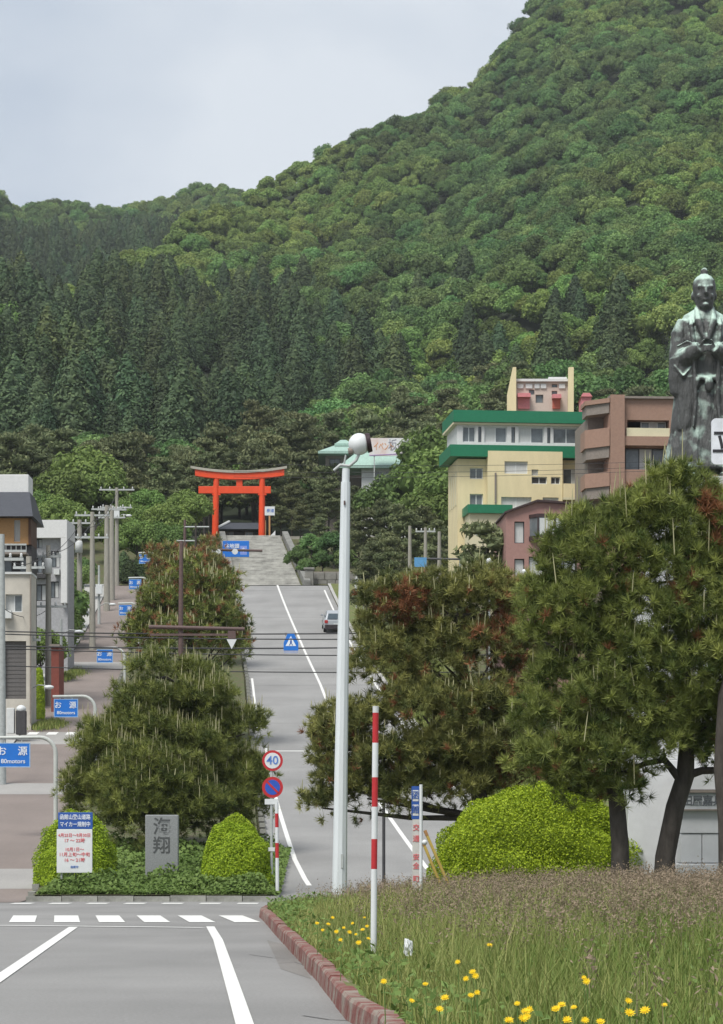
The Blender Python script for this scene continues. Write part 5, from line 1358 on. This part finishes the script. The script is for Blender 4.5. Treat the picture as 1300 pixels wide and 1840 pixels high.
MB().tube([(xx_(626), -.06, zz_(812)), (xx_(634), -.06, zz_(811))], [.075, .075], 12).build('ballast', M_soff, lp); MB().tube([(xx_(622), -.06, zz_(818)), (xx_(618), -.03, zz_(838))], [.02, .02], 6).build('stay', M_grey, lp)
def striped(u_t, v_t, u_b, v_b, Y, bands, r, label, gz_):
    k = Y / F; x = WX(u_b, Y); e = thing('snow_pole', (x, Y, gz_), label, 'pole'); dx = (u_t - u_b) * k / ((v_b - v_t) * k)
    for i, (va, vb_, nm) in enumerate(bands):
        z0_, z1_ = WZ(vb_, Y) - gz_, WZ(va, Y) - gz_
        MB().tube([(dx * z0_, 0, z0_ - (.4 if i == len(bands) - 1 else 0)), (dx * z1_, 0, z1_)], r, 14).build(nm, {'red_band': M_sred, 'white_band': M_white, 'cap': M_pale}[nm], e, smooth=True)
striped(675.5, 1268, 671, 1728, 31, [(1269, 1281, 'cap'), (1281, 1335, 'red_band'), (1335, 1397, 'white_band'), (1397, 1450, 'red_band'), (1450, 1508, 'white_band'), (1508, 1562, 'red_band'), (1562, 1735, 'white_band')], .034,
        'red and white striped pole leaning in the flowering grass', island_z(WX(671, 31), 31))
striped(497.5, 1440, 499, 1622, 77.6, [(1442, 1462, 'white_band'), (1462, 1487, 'red_band'), (1487, 1515, 'white_band'), (1515, 1542, 'red_band'), (1542, 1626, 'white_band')], .05, 'red and white striped pole at the median corner beside the speed sign', .0)
# speed limit and no-parking signs
Y = 79.0; k = Y / F; sx0 = WX(488, Y); sz = Rf(Y) + .15
sg = thing('road_sign', (sx0, Y, sz), 'grey post with speed limit 40 disc above a no-parking disc', 'road sign')
zq = lambda v: WZ(v, Y) - sz; xq_ = lambda u: (u - 488) * k
MB().tube([(0, .05, -.3), (0, .05, zq(1352))], .038, 10).build('post', M_grey, sg, smooth=True)
d1 = MB().disc((xq_(490), zq(1367)), .295, 0, .02).build('speed_disc', M_sred, sg); MB().disc((xq_(490), zq(1367)), .225, -.006, -.001).build('face', M_white, d1)
text_obj('number', '40', .34, M_btext, d1, xq_(490), -.012, zq(1367))
d2 = MB().disc((xq_(490), zq(1415)), .30, 0, .02).build('no_parking_disc', M_sred, sg); MB().disc((xq_(490), zq(1415)), .215, -.006, -.001).build('face', mat('disc_blue', (.03, .09, .42), .4), d2)
MB().box(-.03, .03, -.011, -.0065, -.22, .22, Matrix.Translation((xq_(490), 0, zq(1415))) @ Matrix.Rotation(R_(45), 4, 'Y').inverted()).build('bar', M_sred, d2)
MB().box(xq_(476), xq_(500), -.002, .02, zq(1446), zq(1436)).build('supplement_plate', M_white, sg, bevel=.004)
MB().box(xq_(482), xq_(494), .0, .1, zq(1530), zq(1523)).build('reflector', M_white, sg)
# traffic notice board
Y = 78.3; k = Y / F; x0_ = WX(134, Y); z0_ = Rf(Y) + .12
nbd = thing('notice_board', (x0_, Y, z0_), 'white notice board with blue heading and red print in the median', 'sign')
zn = lambda v: WZ(v, Y) - z0_; xn = lambda u: (u - 134) * k
for u_ in (110, 158): MB().box(xn(u_) - .025, xn(u_) + .025, .05, .10, -.3, zn(1462)).build('leg', M_grey, nbd)
hb = MB().box(xn(104.5), xn(166.5), 0, .045, zn(1490), zn(1460)).build('heading_panel', M_navy, nbd, bevel=.006)
mb_ = MB().box(xn(102), xn(166), -.01, .05, zn(1569), zn(1490.5)).build('main_panel', M_white, nbd, bevel=.012)
text_obj('lettering', '函館山登山道路', .155, M_ltext, hb, xn(135), -.006, zn(1469), sx=.80); text_obj('lettering', 'マイカー規制中', .155, M_ltext, hb, xn(135), -.006, zn(1482), sx=.80)
for s_, v_, sz_, mm in (('4月25日～9月30日', 1501.5, .115, M_pinkr), ('17 ～ 22時', 1511, .13, M_pinkr), ('10月1日～', 1527, .12, M_pinkr), ('11月上旬～中旬', 1536, .125, M_pinkr), ('16 ～ 21時', 1546, .13, M_pinkr), ('函館市', 1558.5, .075, M_btext)):
    text_obj('lettering', s_, sz_, mm, mb_, xn(134), -.015, zn(v_))
# engraved stone
Y = 80.2; k = Y / F; x0_ = WX(291, Y); z0_ = Rf(Y) + .1
ms = thing('engraved_stone', (x0_, Y, z0_), 'upright grey granite stone with engraved characters among the shrubs', 'monument')
MB().box(-30 * k, 29.5 * k, 0, .35, -.2, WZ(1464.5, Y) - z0_).build('slab', mat('dark_granite', (.235, .245, .245), .8, var=.2, scale=25, bump=.2), ms, bevel=.03)
MB().box(-.62, .62, -.12, .5, -.3, .10).build('footing', M_stone, ms, bevel=.02)
for ch, v_, sc_ in (('海', 1487, .52), ('翔', 1521, .52)): text_obj('engraved_character', ch, sc_, mat('engrave_dark', (.085, .09, .09), .9), ms, 0, -.003, WZ(v_, Y) - z0_, depth=.006)
# narrow vertical sign with a white pole and two yellow stakes
Y = 56.0; k = Y / F; x0_ = WX(751, Y); z0_ = island_z(x0_, Y)
ns = thing('banner_sign', (x0_, Y, z0_), 'narrow upright board with navy top and vertical red print in the grass', 'sign')
zn = lambda v: WZ(v, Y) - z0_; xn = lambda u: (u - 751) * k
up_ = MB().box(xn(740), xn(754), 0, .05, zn(1472), zn(1413)).build('navy_panel', M_navy, ns); lo_ = MB().box(xn(741.5), xn(757), .005, .045, -.25, zn(1472.3)).build('white_panel', mat('faded_white', (.50, .49, .46), .7, var=.15, scale=5), ns)
for u0_, v0_, v1_ in ((742, 1420, 1440), (742, 1446, 1466)): MB().box(xn(742), xn(752.5), -.004, -.001, zn(v1_), zn(v0_)).build('pale_square', M_pale, up_)
for ch, v_ in (('函', 1430), ('館', 1456)): text_obj('lettering', ch, .17, M_navy, up_, xn(747.2), -.009, zn(v_))
for ch, v_ in (('交', 1488), ('通', 1508), ('安', 1541), ('全', 1557), ('町', 1580)): text_obj('lettering', ch, .14, M_pinkr, lo_, xn(748.5), -.001, zn(v_))
MB().tube([(xn(756.5), -.04, -.2), (xn(757), -.04, zn(1410))], .034, 10).build('pole', M_white, ns, smooth=True)
MB().sphere((xn(763.5), -.06, zn(1514)), .055, 10, 8).build('clamp', M_white, ns, smooth=True)
for i, (ua, va, ub, vb_) in enumerate(((768, 1502, 827, 1614), (763, 1520, 812, 1618))):
    Yk = 57.0 + .35 * i; zk = island_z(WX(ub, Yk), Yk)
    e = thing('guy_guard', (WX(ub, Yk), Yk, zk), 'slanting yellow guy-wire guard tube beside the narrow sign', 'pole', 'yellow guard tubes')
    p0 = Vector((0, 0, -.25)); p1 = Vector((WX(ua, Yk) - WX(ub, Yk), 0, WZ(va, Yk) - zk))
    MB().tube([p0, p1], .032, 10).build('tube', mat('guard_yellow', (.50, .36, .09), .6, var=.15), e, smooth=True); MB().tube([p1, p1 + (p1 - p0).normalized() * .12], .036, 10).build('end_cap', mat('cap_orange', (.38, .20, .08), .6), e, smooth=True)
Y = 70.0; e = thing('slim_post', (WX(690, Y), Y, 0), 'slim dark steel post behind the lamp post grass', 'post'); MB().tube([(0, 0, 0), (0, 0, WZ(1430, Y))], .04, 8).build('shaft', M_steel, e, smooth=True); MB().tube([(0, 0, -.05), (0, 0, .08)], .09, 10).build('foot', M_steel, e)
# destination sign cut by the picture's edge
Y = 45.0; k = Y / F; x0_ = WX(1342, Y); z0_ = island_z(x0_, Y)
ts = thing('destination_sign', (x0_, Y, z0_), 'white rounded sign with large black characters on a tall post', 'sign')
zn = lambda v: WZ(v, Y) - z0_; xn = lambda u: (u - 1342) * k; c0, c1, r_ = xn(1279), xn(1420), .07
poly = []
for cx_, cz_, a0_ in ((c1 - r_, zn(752) - r_, 0), (c0 + r_, zn(752) - r_, 90), (c0 + r_, zn(835) + r_, 180), (c1 - r_, zn(835) + r_, 270)):
    poly += [(cx_ + r_ * math.cos(R_(a0_ + 22.5 * j)), cz_ + r_ * math.sin(R_(a0_ + 22.5 * j))) for j in range(5)]
pn = MB().prism(poly, -.03, .03).build('panel', mat('sign_face', (.66, .68, .72), .4), ts)
for ch, u_ in (('立', 1305), ('待', 1350), ('岬', 1394)): text_obj('lettering', ch, .47, M_text, pn, xn(u_), -.036, zn(795))
MB().tube([(0, .08, -.3), (0, .08, zn(760))], .06, 12).build('post', M_grey, ts, smooth=True)
# arched poles with blue plates along the side road
def arched(u0, u1, v0, v1, Y, up_, vtop, label):
    k = Y / F; xp = WX(up_, Y); z0_ = Rf(Y) + .1; e = thing('arched_sign_pole', (xp, Y, z0_), label, 'sign')
    X = lambda u: WX(u, Y) - xp; Z = lambda v: WZ(v, Y) - z0_; rad = .55; zt = Z(vtop); xl = X(u0) - .05
    pth = [(0, 0, -.2), (0, 0, zt - rad)] + [(-rad + rad * math.cos(R_(a)), 0, zt - rad + rad * math.sin(R_(a))) for a in (15, 30, 45, 60, 75, 90)] + [(xl, 0, zt - .02)]
    MB().tube(pth, [.075] * 2 + [.068] * 5 + [.06] * 2, 10).build('arched_pole', mat('pole_cream', (.47, .49, .46), .5, var=.08), e, smooth=True)
    pl_ = MB().box(X(u0), X(u1), -.03, .01, Z(v1), Z(v0)).build('blue_plate', M_blue, e, bevel=.01)
    w_, h_ = X(u1) - X(u0), Z(v0) - Z(v1); t_ = .028; fr = MB()
    fr.box(X(u0), X(u1), -.034, -.0305, Z(v1), Z(v1) + t_).box(X(u0), X(u1), -.034, -.0305, Z(v0) - t_, Z(v0)).box(X(u0), X(u0) + t_, -.034, -.0305, Z(v1) + t_, Z(v0) - t_).box(X(u1) - t_, X(u1), -.034, -.0305, Z(v1) + t_, Z(v0) - t_)
    fr.build('border', mat('border_pale', (.30, .46, .66), .4), pl_)
    text_obj('lettering', 'お', h_ * .40, M_ltext, pl_, X(u0) + w_ * .17, -.038, Z(v0) - h_ * .36); text_obj('lettering', '源', h_ * .40, M_ltext, pl_, X(u1) - w_ * .22, -.038, Z(v0) - h_ * .36)
    text_obj('lettering', '80motors', h_ * .25, M_ltext, pl_, X(u0) + w_ * .5, -.038, Z(v1) + h_ * .24)
    for q in (.25, .75): MB().box(X(u0) + w_ * q - .015, X(u0) + w_ * q + .015, -.015, .005, Z(v0), zt - .03).build('hanger', M_grey, e)
arched(-7, 54.5, 1335, 1379, 95, 100, 1325, 'blue plate on an arched pole directly behind the notice board')
arched(97, 140.5, 1256, 1289, 118, 171, 1251, 'second blue plate on an arched pole up the side road')
arched(174, 203, 1167, 1191, 151, 224, 1164, 'third blue plate on an arched pole up the side road')
arched(214, 237, 1087, 1106, 188, 250, 1084, 'fourth blue plate on an arched pole up the side road')
arched(232, 254, 1041, 1059, 208, 268, 1038, 'fifth blue plate on an arched pole up the side road')
arched(250, 272, 996, 1013, 235, 282, 993, 'last blue plate on an arched pole at the top of the side road')
# brown crossbar poles in the median
Y = 112.0; k = Y / F; xp = WX(325, Y); z0_ = Rf(Y) + .1; Z = lambda v: WZ(v, Y) - z0_; X = lambda u: WX(u, Y) - xp
e = thing('crossbar_pole', (xp, Y, z0_), 'brown pole with a thick brown crossbar and white triangle sign', 'sign pole')
MB().tube([(0, 0, -.2), (0, 0, Z(1130)), (.02, 0, Z(972))], [.12, .10, .075], 12).build('pole', M_brown, e, smooth=True)
MB().tube([(X(268), -.12, Z(1127)), (X(440), -.12, Z(1131))], [.085, .075], 10).build('crossbar', M_brown, e, smooth=True); MB().box(X(270), X(420), -.15, -.09, Z(1143), Z(1139)).build('lower_rail', M_brown, e)
tr = MB().prism([(X(417), Z(1167)), (X(426), Z(1149.5)), (X(408), Z(1149.5))], -.2, -.17).build('triangle_sign', M_white, e); MB().box(X(410), X(424), -.165, -.1, Z(1148), Z(1134)).build('bracket', M_brown, e)
Y = 182.0; k = Y / F; xp = WX(332, Y); z0_ = Rf(Y) + .1; Z = lambda v: WZ(v, Y) - z0_; X = lambda u: WX(u, Y) - xp
e = thing('signal_gantry', (xp, Y, z0_), 'brown gantry pole with a row of small white lamps on its crossbar', 'gantry')
MB().tube([(0, 0, -.2), (0, 0, Z(1000)), (.02, 0, Z(934))], [.15, .12, .08], 12).build('pole', M_brown, e, smooth=True)
MB().tube([(X(318), -.12, Z(987)), (X(472), -.12, Z(990))], [.10, .08], 10).build('crossbar', M_brown, e, smooth=True)
for va, ua, ub in ((947, 332, 376), (972, 318, 386)): MB().tube([(X(ua), -.05, Z(va)), (X(ub), -.05, Z(va))], .05, 8).build('upper_arm', M_grey, e, smooth=True)
for i, (u_, v_) in enumerate(((350, 998 - 12), (378, 998 - 10), (393, 998 - 9), (423, 998 - 9))):
    MB().tube([(X(u_), -.30, Z(v_ + 3)), (X(u_), -.2, Z(v_ + 3))], [.17 + .03 * (i % 2), .12], 8).build('lamp', M_white, e)
MB().tube([(X(374), -.13, Z(999)), (X(374), -.13, Z(992))], .05, 8).build('hanger', M_grey, e)
Y = 186.0; xp = WX(424, Y); z0_ = WZ(1001, Y)
e = thing('direction_sign', (xp, Y, z0_), 'wide blue direction sign with white marks hanging below the gate', 'sign')
k = Y / F; bp_ = MB().box(-23.5 * k, 24 * k, -.06, 0, 0, 29 * k).build('panel', M_blue, e, bevel=.02); MB().box(8 * k, 20 * k, -.066, -.062, 4 * k, 20 * k).build('pale_field', mat('sign_lilac', (.22, .30, .66), .4), bp_)
text_obj('lettering', '谷地頭', .34, M_ltext, bp_, -7 * k, -.07, 19 * k); text_obj('lettering', 'Yachigashira', .15, M_ltext, bp_, -7 * k, -.07, 11 * k); text_obj('arrow', '↑', .4, M_ltext, bp_, 14 * k, -.075, 12 * k)
MB().tube([(-52 * k, .06, 10 * k), (24 * k, .06, 12 * k)], .05, 8).build('arm', M_grey, e, smooth=True)
Y = 128.0; xp = WX(523, Y); z0_ = WZ(1169, Y); k = Y / F
e = thing('crossing_sign', (xp, Y, z0_), 'blue five-sided pedestrian crossing sign hung from wires over the road', 'sign')
bp_ = MB().prism([(-13 * k, 0), (13.5 * k, 0), (13.5 * k, 14 * k), (6 * k, 30 * k), (-6 * k, 30 * k), (-13 * k, 14 * k)], -.03, .02).build('panel', M_blue, e)
MB().prism([(-9.5 * k, 8 * k), (9.5 * k, 8 * k), (0, 26 * k)], -.036, -.031).build('white_triangle', M_ltext, bp_)
pe_ = MB(); pe_.disc((.3 * k, 20.5 * k), 1.8 * k, -.042, -.037, 12).prism([(-1.5 * k, 13 * k), (1.8 * k, 13 * k), (1.6 * k, 18.2 * k), (-1.2 * k, 18.2 * k)], -.042, -.037).prism([(-3.6 * k, 9 * k), (-2 * k, 9 * k), (.6 * k, 12.9 * k), (-1.4 * k, 12.9 * k)], -.042, -.037).prism([(2.4 * k, 9 * k), (4 * k, 9 * k), (1.7 * k, 12.9 * k), (.3 * k, 12.9 * k)], -.042, -.037)
pe_.build('walking_figure', M_navy, bp_); MB().box(-12.5 * k, 13 * k, -.02, .01, -5 * k, -.3 * k).build('lower_plate', mat('plate_lilac', (.33, .36, .48), .5), bp_)
for q in (-9, 9): MB().tube([(q * k, 0, 26 * k if q < 0 else 26 * k), (q * k, 0, 32 * k)], .015, 6).build('hanger', M_steel, e)
# overhead wires
def wire(u0, v0, u1, v1, Y0_, Y1_, sag, r, label, group):
    a_, b_ = Vector(P(u0, v0, Y0_)), Vector(P(u1, v1, Y1_)); n = 14; pts_ = []
    for i in range(n + 1):
        t = i / n; p = a_.lerp(b_, t); p.z -= sag * 4 * t * (1 - t); pts_.append(p - a_)
    e = MB().tube(pts_, r, 5).build('overhead_wire', M_wire, loc=a_); tag(e, label, 'wire', group)
for va, vb_, Y_, r in ((1137, 1135, 128, .032), (1163, 1160, 124, .034), (1140, 1148, 115, .026), (1196, 1210, 116, .024), (1165, 1180, 119, .026)):
    wire(-150, va - 6, 1060, vb_ - 6, Y_, Y_ + 8, .25, r, 'dark overhead wire strung across both carriageways', 'wires across the street')
for va, vb_ in ((828, 832), (842, 840), (852, 846)): wire(420, va + 5, 1400, vb_ - 12, 160, 165, .3, .012, 'thin wire passing in front of the yellow building', 'thin wires by the yellow building')
for i, (ua, va, ub, vb_) in enumerate(((2, 1000, 88, 990), (2, 1090, 88, 1093), (55, 1010, 145, 940), (88, 995, 168, 935), (145, 945, 200, 915), (168, 935, 210, 885), (2, 1150, 60, 1100))):
    wire(ua, va, ub, vb_, 118 + i * 10, 145 + i * 12, .5, .018, 'slack service wire between the utility poles', 'service wires along the side road')
# utility poles
def upole(u, vt, vb, r, label, arms=(), transformer=None, box=None, lamp=None, Y=None, m_=None):
    Y = Y or Yroad(vb); x = WX(u, Y); z0_ = Rf(Y) - .05; e = thing('utility_pole', (x, Y, z0_), label, 'utility pole'); Z = lambda v: WZ(v, Y) - z0_; k = Y / F
    MB().tube([(0, 0, -.2), (0, 0, Z(vt))], [r * 1.2, r * .75], 10).build('pole', m_ or M_upole, e, smooth=True)
    for v_, hw in arms:
        MB().box(-hw, hw, -.06, .06, Z(v_) - .06, Z(v_) + .06).build('crossarm', M_grey, e)
        for q in (-.9, -.4, .4, .9): MB().lathe([(.03, 0), (.07, .04), (.04, .10), (.06, .15), (.02, .2)], 8, (hw * q, 0, Z(v_) + .06)).build('insulator', M_pale, e, smooth=True)
    if transformer: MB().lathe([(.02, 0), (.26, .02), (.26, .78), (.2, .86), (.03, .88)], 14, (.0, -r - .28, Z(transformer) - .4)).build('transformer', M_pale, e, smooth=True)
    if box: MB().box(-.2, .26, -r - .3, -r * .7, Z(box) - .35, Z(box) + .35).build('junction_box', M_white, e, bevel=.02)
    if lamp:
        MB().tube([(0, 0, Z(lamp)), (.5, -.2, Z(lamp) + .25), (.95, -.3, Z(lamp) + .2)], [.035, .03, .03], 6).build('lamp_arm', M_grey, e, smooth=True); MB().sphere((1.05, -.33, Z(lamp) + .12), (.26, .2, .11), 10, 8).build('lamp', M_white, e, smooth=True)
    return e
upole(3, 960, 1410, .16, 'pale grey utility pole at the edge of the beige house shutter', arms=((1005, .9),), m_=mat('pole_pale', (.36, .38, .37), .8, var=.15))
upole(52, 1000, 1310, .19, 'thick grey utility pole standing before the roller shutter corner', arms=((1020, .8), (1150, .6)), lamp=1240)
upole(87, 980, 1268, .17, 'buff utility pole between the white house and the shrub', arms=((1090, 1.0), (1000, .7)), transformer=1020)
upole(110, 1112, 1250, .09, 'slim pale street-lamp pole beside the side road grass', lamp=1140, m_=M_grey)
upole(143, 934, 1150, .20, 'utility pole carrying a large transformer beyond the white house', arms=((940, 1.1), (965, 1.0)), transformer=985)
upole(166, 920, 1168, .19, 'utility pole with two crossarms next to the transformer pole', arms=((926, 1.2), (966, 1.1)))
upole(178, 1016, 1122, .10, 'slim pole with a white junction box by the side road', box=1060, lamp=1090, m_=M_grey)
upole(192, 908, 1098, .22, 'tall weathered utility pole near the top of the side road', arms=((915, 1.2),))
upole(201, 908, 1082, .22, 'tall weathered utility pole paired with its neighbour near the top', arms=((916, 1.2), (930, 1.1)), Y=226)
upole(210, 876, 1064, .17, 'farthest utility pole with high crossarms and white lamps', arms=((880, 1.5), (912, 1.3)), lamp=930, box=925, Y=238)
upole(737, 945, 1062, .16, 'bare grey utility pole left of the small blue plate', Y=215); upole(765, 948, 1062, .16, 'bare grey utility pole behind the small blue plate', Y=222, arms=((955, .8),)); upole(790, 955, 1062, .17, 'bare grey utility pole between the blue plate and yellow building', Y=212)
upole(601 + 62, 912, 1000, .12, 'thin bare pole among the pines below the green-roofed hall', Y=256)
# small things by the upper road
Y = 196.0; xp = WX(828, Y); z0_ = Rf(Y) - .1; Z = lambda v: WZ(v, Y) - z0_; X = lambda u: WX(u, Y) - xp
e = thing('blue_plate_gantry', (xp, Y, z0_), 'grey gantry post with a long arm and small blue plate', 'sign')
MB().tube([(0, 0, 0), (0, 0, Z(1000))], .10, 10).build('post', M_grey, e, smooth=True); MB().tube([(0, -.05, Z(1005)), (X(760), -.05, Z(1004))], .07, 8).build('arm', M_steel, e, smooth=True)
MB().box(X(745), X(767), -.12, -.06, Z(1019), Z(1002)).build('blue_plate', mat('plate_faded', (.10, .28, .50), .5), e)
for nm, u_, v_, vb_, Y_, lb in (('globe_lamp', 880, 1010, 1050, 150, 'small white globe street lamp beside the dark green tree'), ('globe_lamp', 943, 1030, 1060, 148, 'small white globe street lamp before the pink tiled house')):
    x = WX(u_, Y_); z0_ = Rf(Y_) - .1; e = thing(nm, (x, Y_, z0_), lb, 'street lamp'); zl = WZ(v_, Y_) - z0_
    MB().tube([(0, 0, 0), (0, 0, zl)], .05, 8).build('post', M_grey, e, smooth=True); MB().sphere((0, 0, zl + .05), .17, 12, 8).build('globe', M_white, e, smooth=True)
Y = 218.0; x = WX(641, Y); z0_ = Rf(Y) + .1; e = thing('street_sign', (x, Y, z0_), 'white street sign on a pale post beside the upper road', 'sign')
MB().tube([(0, 0, -.2), (0, 0, WZ(1036, Y) - z0_)], .07, 8).build('post', M_pale, e, smooth=True); MB().box(-.15, .45, -.12, -.08, WZ(1056, Y) - z0_, WZ(1040, Y) - z0_).build('panel', M_white, e)
Y = 212.0; x = WX(653, Y); z0_ = Rf(Y) + .1; e = thing('lime_board', (x, Y, z0_), 'lime green board standing on the verge of the upper road', 'sign')
MB().box(-.35, .4, 0, .05, WZ(1084, Y) - z0_, WZ(1066, Y) - z0_).build('panel', mat('lime', (.42, .58, .12), .6), e); MB().box(-.03, .03, .01, .04, -.3, WZ(1084, Y) - z0_ - .002).build('post', M_grey, e)
Y = 27.6; x = WX(733, Y); z0_ = island_z(x, Y); e = thing('litter', (x, Y, z0_ + .28), 'crumpled white paper litter caught in the grass', 'litter')
b_ = MB(); b_.sphere((0, 0, .05), (.045, .04, .085), 9, 7); lo = b_.build('paper', M_white, e)
for v_ in lo.data.vertices: v_.co += Vector((random.uniform(-.015, .02), random.uniform(-.015, .015), random.uniform(-.02, .02)))
# silver car on the uphill road
Y = 203.0; cxr = WX(601.5, Y); zc = Rf(Y) + .01; slope = math.atan(.10 + .00062 * (Y - 78))
car = thing('car', (cxr, Y, zc), 'silver hatchback driving up the sloping road behind the lamp post', 'car'); car.rotation_euler = (slope, 0, R_(3.2))
M_sil = mat('car_silver', (.46, .48, .50), .3, metal=.5, var=.04); M_cgl = mat('car_glass', (.05, .07, .085), .08, var=.1, spec=.7); M_tyre = mat('tyre', (.02, .02, .02), .9)
def sect(prof, w0, w1):     # side profile (y,z) extruded over the width, narrower at the top
    n = len(prof); zt = max(p[1] for p in prof); zb_ = min(p[1] for p in prof); vs = []
    for sx_ in (-1, 1): vs += [(sx_ * (w0 + (w1 - w0) * (z - zb_) / (zt - zb_)), y, z) for y, z in prof]
    return vs, [tuple(range(n)), tuple(reversed(range(n, 2 * n)))] + [((i + 1) % n, i, i + n, (i + 1) % n + n) for i in range(n)]
B = MB(); B.add(*sect([(-2.0, .34), (-2.05, .55), (-2.0, .92), (-1.2, .98), (.9, .95), (1.85, .80), (2.0, .55), (1.95, .3)], .86, .80)); body = B.build('body', M_sil, car, bevel=.05)
B = MB(); B.add(*sect([(-1.95, .93), (-1.45, 1.40), (-.6, 1.50), (.35, 1.42), (1.05, .95)], .78, .58)); B.build('cabin', M_sil, car, bevel=.05)
B = MB(); B.add([(-.62, -1.93, 1.0), (.62, -1.93, 1.0), (.52, -1.53, 1.36), (-.52, -1.53, 1.36)], [(0, 1, 2, 3)]); B.build('rear_window', M_cgl, car)
B = MB(); B.add([(.66, 1.03, 1.0), (-.66, 1.03, 1.0), (-.54, .42, 1.38), (.54, .42, 1.38)], [(0, 1, 2, 3)]); B.build('windscreen', M_cgl, car)
for sx_ in (-1, 1):
    B = MB(); B.add([(sx_ * .775, -1.5, 1.0), (sx_ * .775, .8, 1.0), (sx_ * .64, .25, 1.36), (sx_ * .64, -1.3, 1.36)], [(0, 1, 2, 3) if sx_ > 0 else (3, 2, 1, 0)]); B.build('side_window', M_cgl, car)
    B = MB(); B.box(sx_ * .70 - .12, sx_ * .70 + .12, -2.075, -2.02, .70, .92); B.build('tail_light', mat('lamp_red', (.45, .04, .04), .3), car, bevel=.02)
    for yy in (-1.3, 1.3):
        wh = MB().tube([(sx_ * .66, yy, .31), (sx_ * .86, yy, .31)], .31, 18).build('wheel', M_tyre, car, smooth=False); MB().tube([(sx_ * .862, yy, .31), (sx_ * .872, yy, .31)], .19, 14).build('rim', M_grey, wh)
    MB().box(sx_ * .90 - .09, sx_ * .90 + .09, .62, .72, .98, 1.12).build('mirror', M_sil, car, bevel=.02)
MB().box(-.80, .80, -2.12, -1.9, .26, .60).build('rear_bumper', mat('bumper_dark', (.05, .04, .045), .6), car, bevel=.03); MB().box(-.17, .17, -2.135, -2.121, .62, .72).build('number_plate', M_white, car); MB().box(-.12, .12, -2.14, -2.13, .40, .46).build('exhaust_trim', M_steel, car)
# greenery between the left-hand poles
for i, (u, vt, Y_, kd) in enumerate(((130, 1010, 196, 'broad'), (150, 1030, 190, 'broad'), (118, 1050, 186, 'bright'),  (128, 960, 235, 'broad'), (105, 985, 214, 'broad'))):
    z0_ = Rf(Y_); H_ = WZ(vt, Y_) - z0_; place(kd, WX(u, Y_) - 2.2, Y_, z0_ - .2, H_ / (7.4 if kd == 'broad' else 6.9) , 'leafy tree in the gardens between the utility poles', 'garden trees among the utility poles', sz=1.0)
for i, (u, v, s_) in enumerate(((132, 1214, .9), (118, 1222, .7), (95, 1308, .8), (76, 1310, .6))):
    Y_ = Yroad(v); rg_ = np.random.default_rng(60 + i); xb = rg_.normal(0, s_ * .45, 900); yb = rg_.normal(0, s_ * 1.2, 900)
    o = bpy.data.objects.new('grass_clump', np_mesh('grass_clump', *blades(xb, yb, np.array([Rf(Y_ + q) - Rf(Y_) for q in yb]), rg_.uniform(.12, .42, 900) * np.exp(-(xb / s_) ** 2), np.full(900, .018), np.clip(rg_.normal(.3, .2, 900), 0, 1), rg_), mats=[GRASS])); link(o); o.location = (WX(u, Y_), Y_, Rf(Y_) + .1)
    tag(o, 'low green weed clump at the foot of the utility poles', 'weeds', 'weed clumps by the side road')
for u, vt, Y_ in ((512, 985, 268), (524, 1000, 261), (538, 1012, 254), (390, 960, 266), (400, 985, 258)):
    place('broad', WX(u, Y_) + (1.2 if u > 450 else -1.4), Y_, Gf(Y_) - .2, (WZ(vt, Y_) - Gf(Y_)) / 7.4, 'dark green bush crowding the edge of the shrine stairs', 'bushes along the shrine stairs')
# cracks and patches in the near asphalt
def crack(parent, pts_, wd=.02):
    q = []
    for (u, v) in pts_: q.append(gp(u, v))
    line(parent, q, wd, 'crack', dz=.004, m=M_dark)
crack(road, [(500, 1732), (530, 1730), (552, 1737)], .03); crack(road, [(545, 1826), (590, 1833), (640, 1836)], .03); crack(road, [(448, 1716), (490, 1722), (520, 1724)], .02)

for poly in ([(480, 1690), (520, 1700), (560, 1760), (505, 1742)],):
    mark(road, [gp(*p) for p in poly], 'asphalt_patch', dz=.003, m=asphalt('asphalt_patch', (.19, .18, .168)))
# thin air: far slopes pale a little
hz = MB().box(-900, 900, -90, 2300, -40, 700).build('haze', M_white)
hz.data.materials.clear()
mh = bpy.data.materials.new('haze_air'); mh.use_nodes = True; nh = mh.node_tree.nodes; nh.clear()
oh = nh.new('ShaderNodeOutputMaterial'); vh = nh.new('ShaderNodeVolumePrincipled'); vh.inputs['Density'].default_value = .00010; vh.inputs['Color'].default_value = (.92, .96, 1.0, 1); vh.inputs['Anisotropy'].default_value = .2
mh.node_tree.links.new(vh.outputs[0], oh.inputs['Volume']); hz.data.materials.append(mh)
tag(hz, 'thin pale haze in the air before the mountain', 'haze', kind='stuff')
for i, (u, vt, Y_) in enumerate(((128, 1075, 176), (138, 1050, 190), (152, 1035, 204), (160, 1022, 214), (172, 1010, 226), (182, 1004, 236), (120, 1120, 168))):
    place('broad' if i % 3 else 'bright', WX(u, Y_) - 1.6, Y_, Rf(Y_) - .2, max(.3, (WZ(vt, Y_) - Rf(Y_)) / 7.2), 'low bushy tree close behind the row of utility poles', 'bushy trees behind the utility poles')
# the street goes on with trees to the right of the monument
for i, (x_, Y_, s_) in enumerate(((13, 96, .75), (17.5, 104, .85), (22, 98, .8), (14.5, 118, .9), (19, 128, 1.0), (26, 120, .95), (17, 146, 1.0), (24, 150, 1.1), (31, 140, 1.0), (22, 172, 1.1), (30, 178, 1.2))):
    place('broad' if i % 3 else 'bright', x_, Y_, Gf(Y_) - .2, s_, 'leafy green tree in the gardens right of the statue', 'garden trees right of the statue')
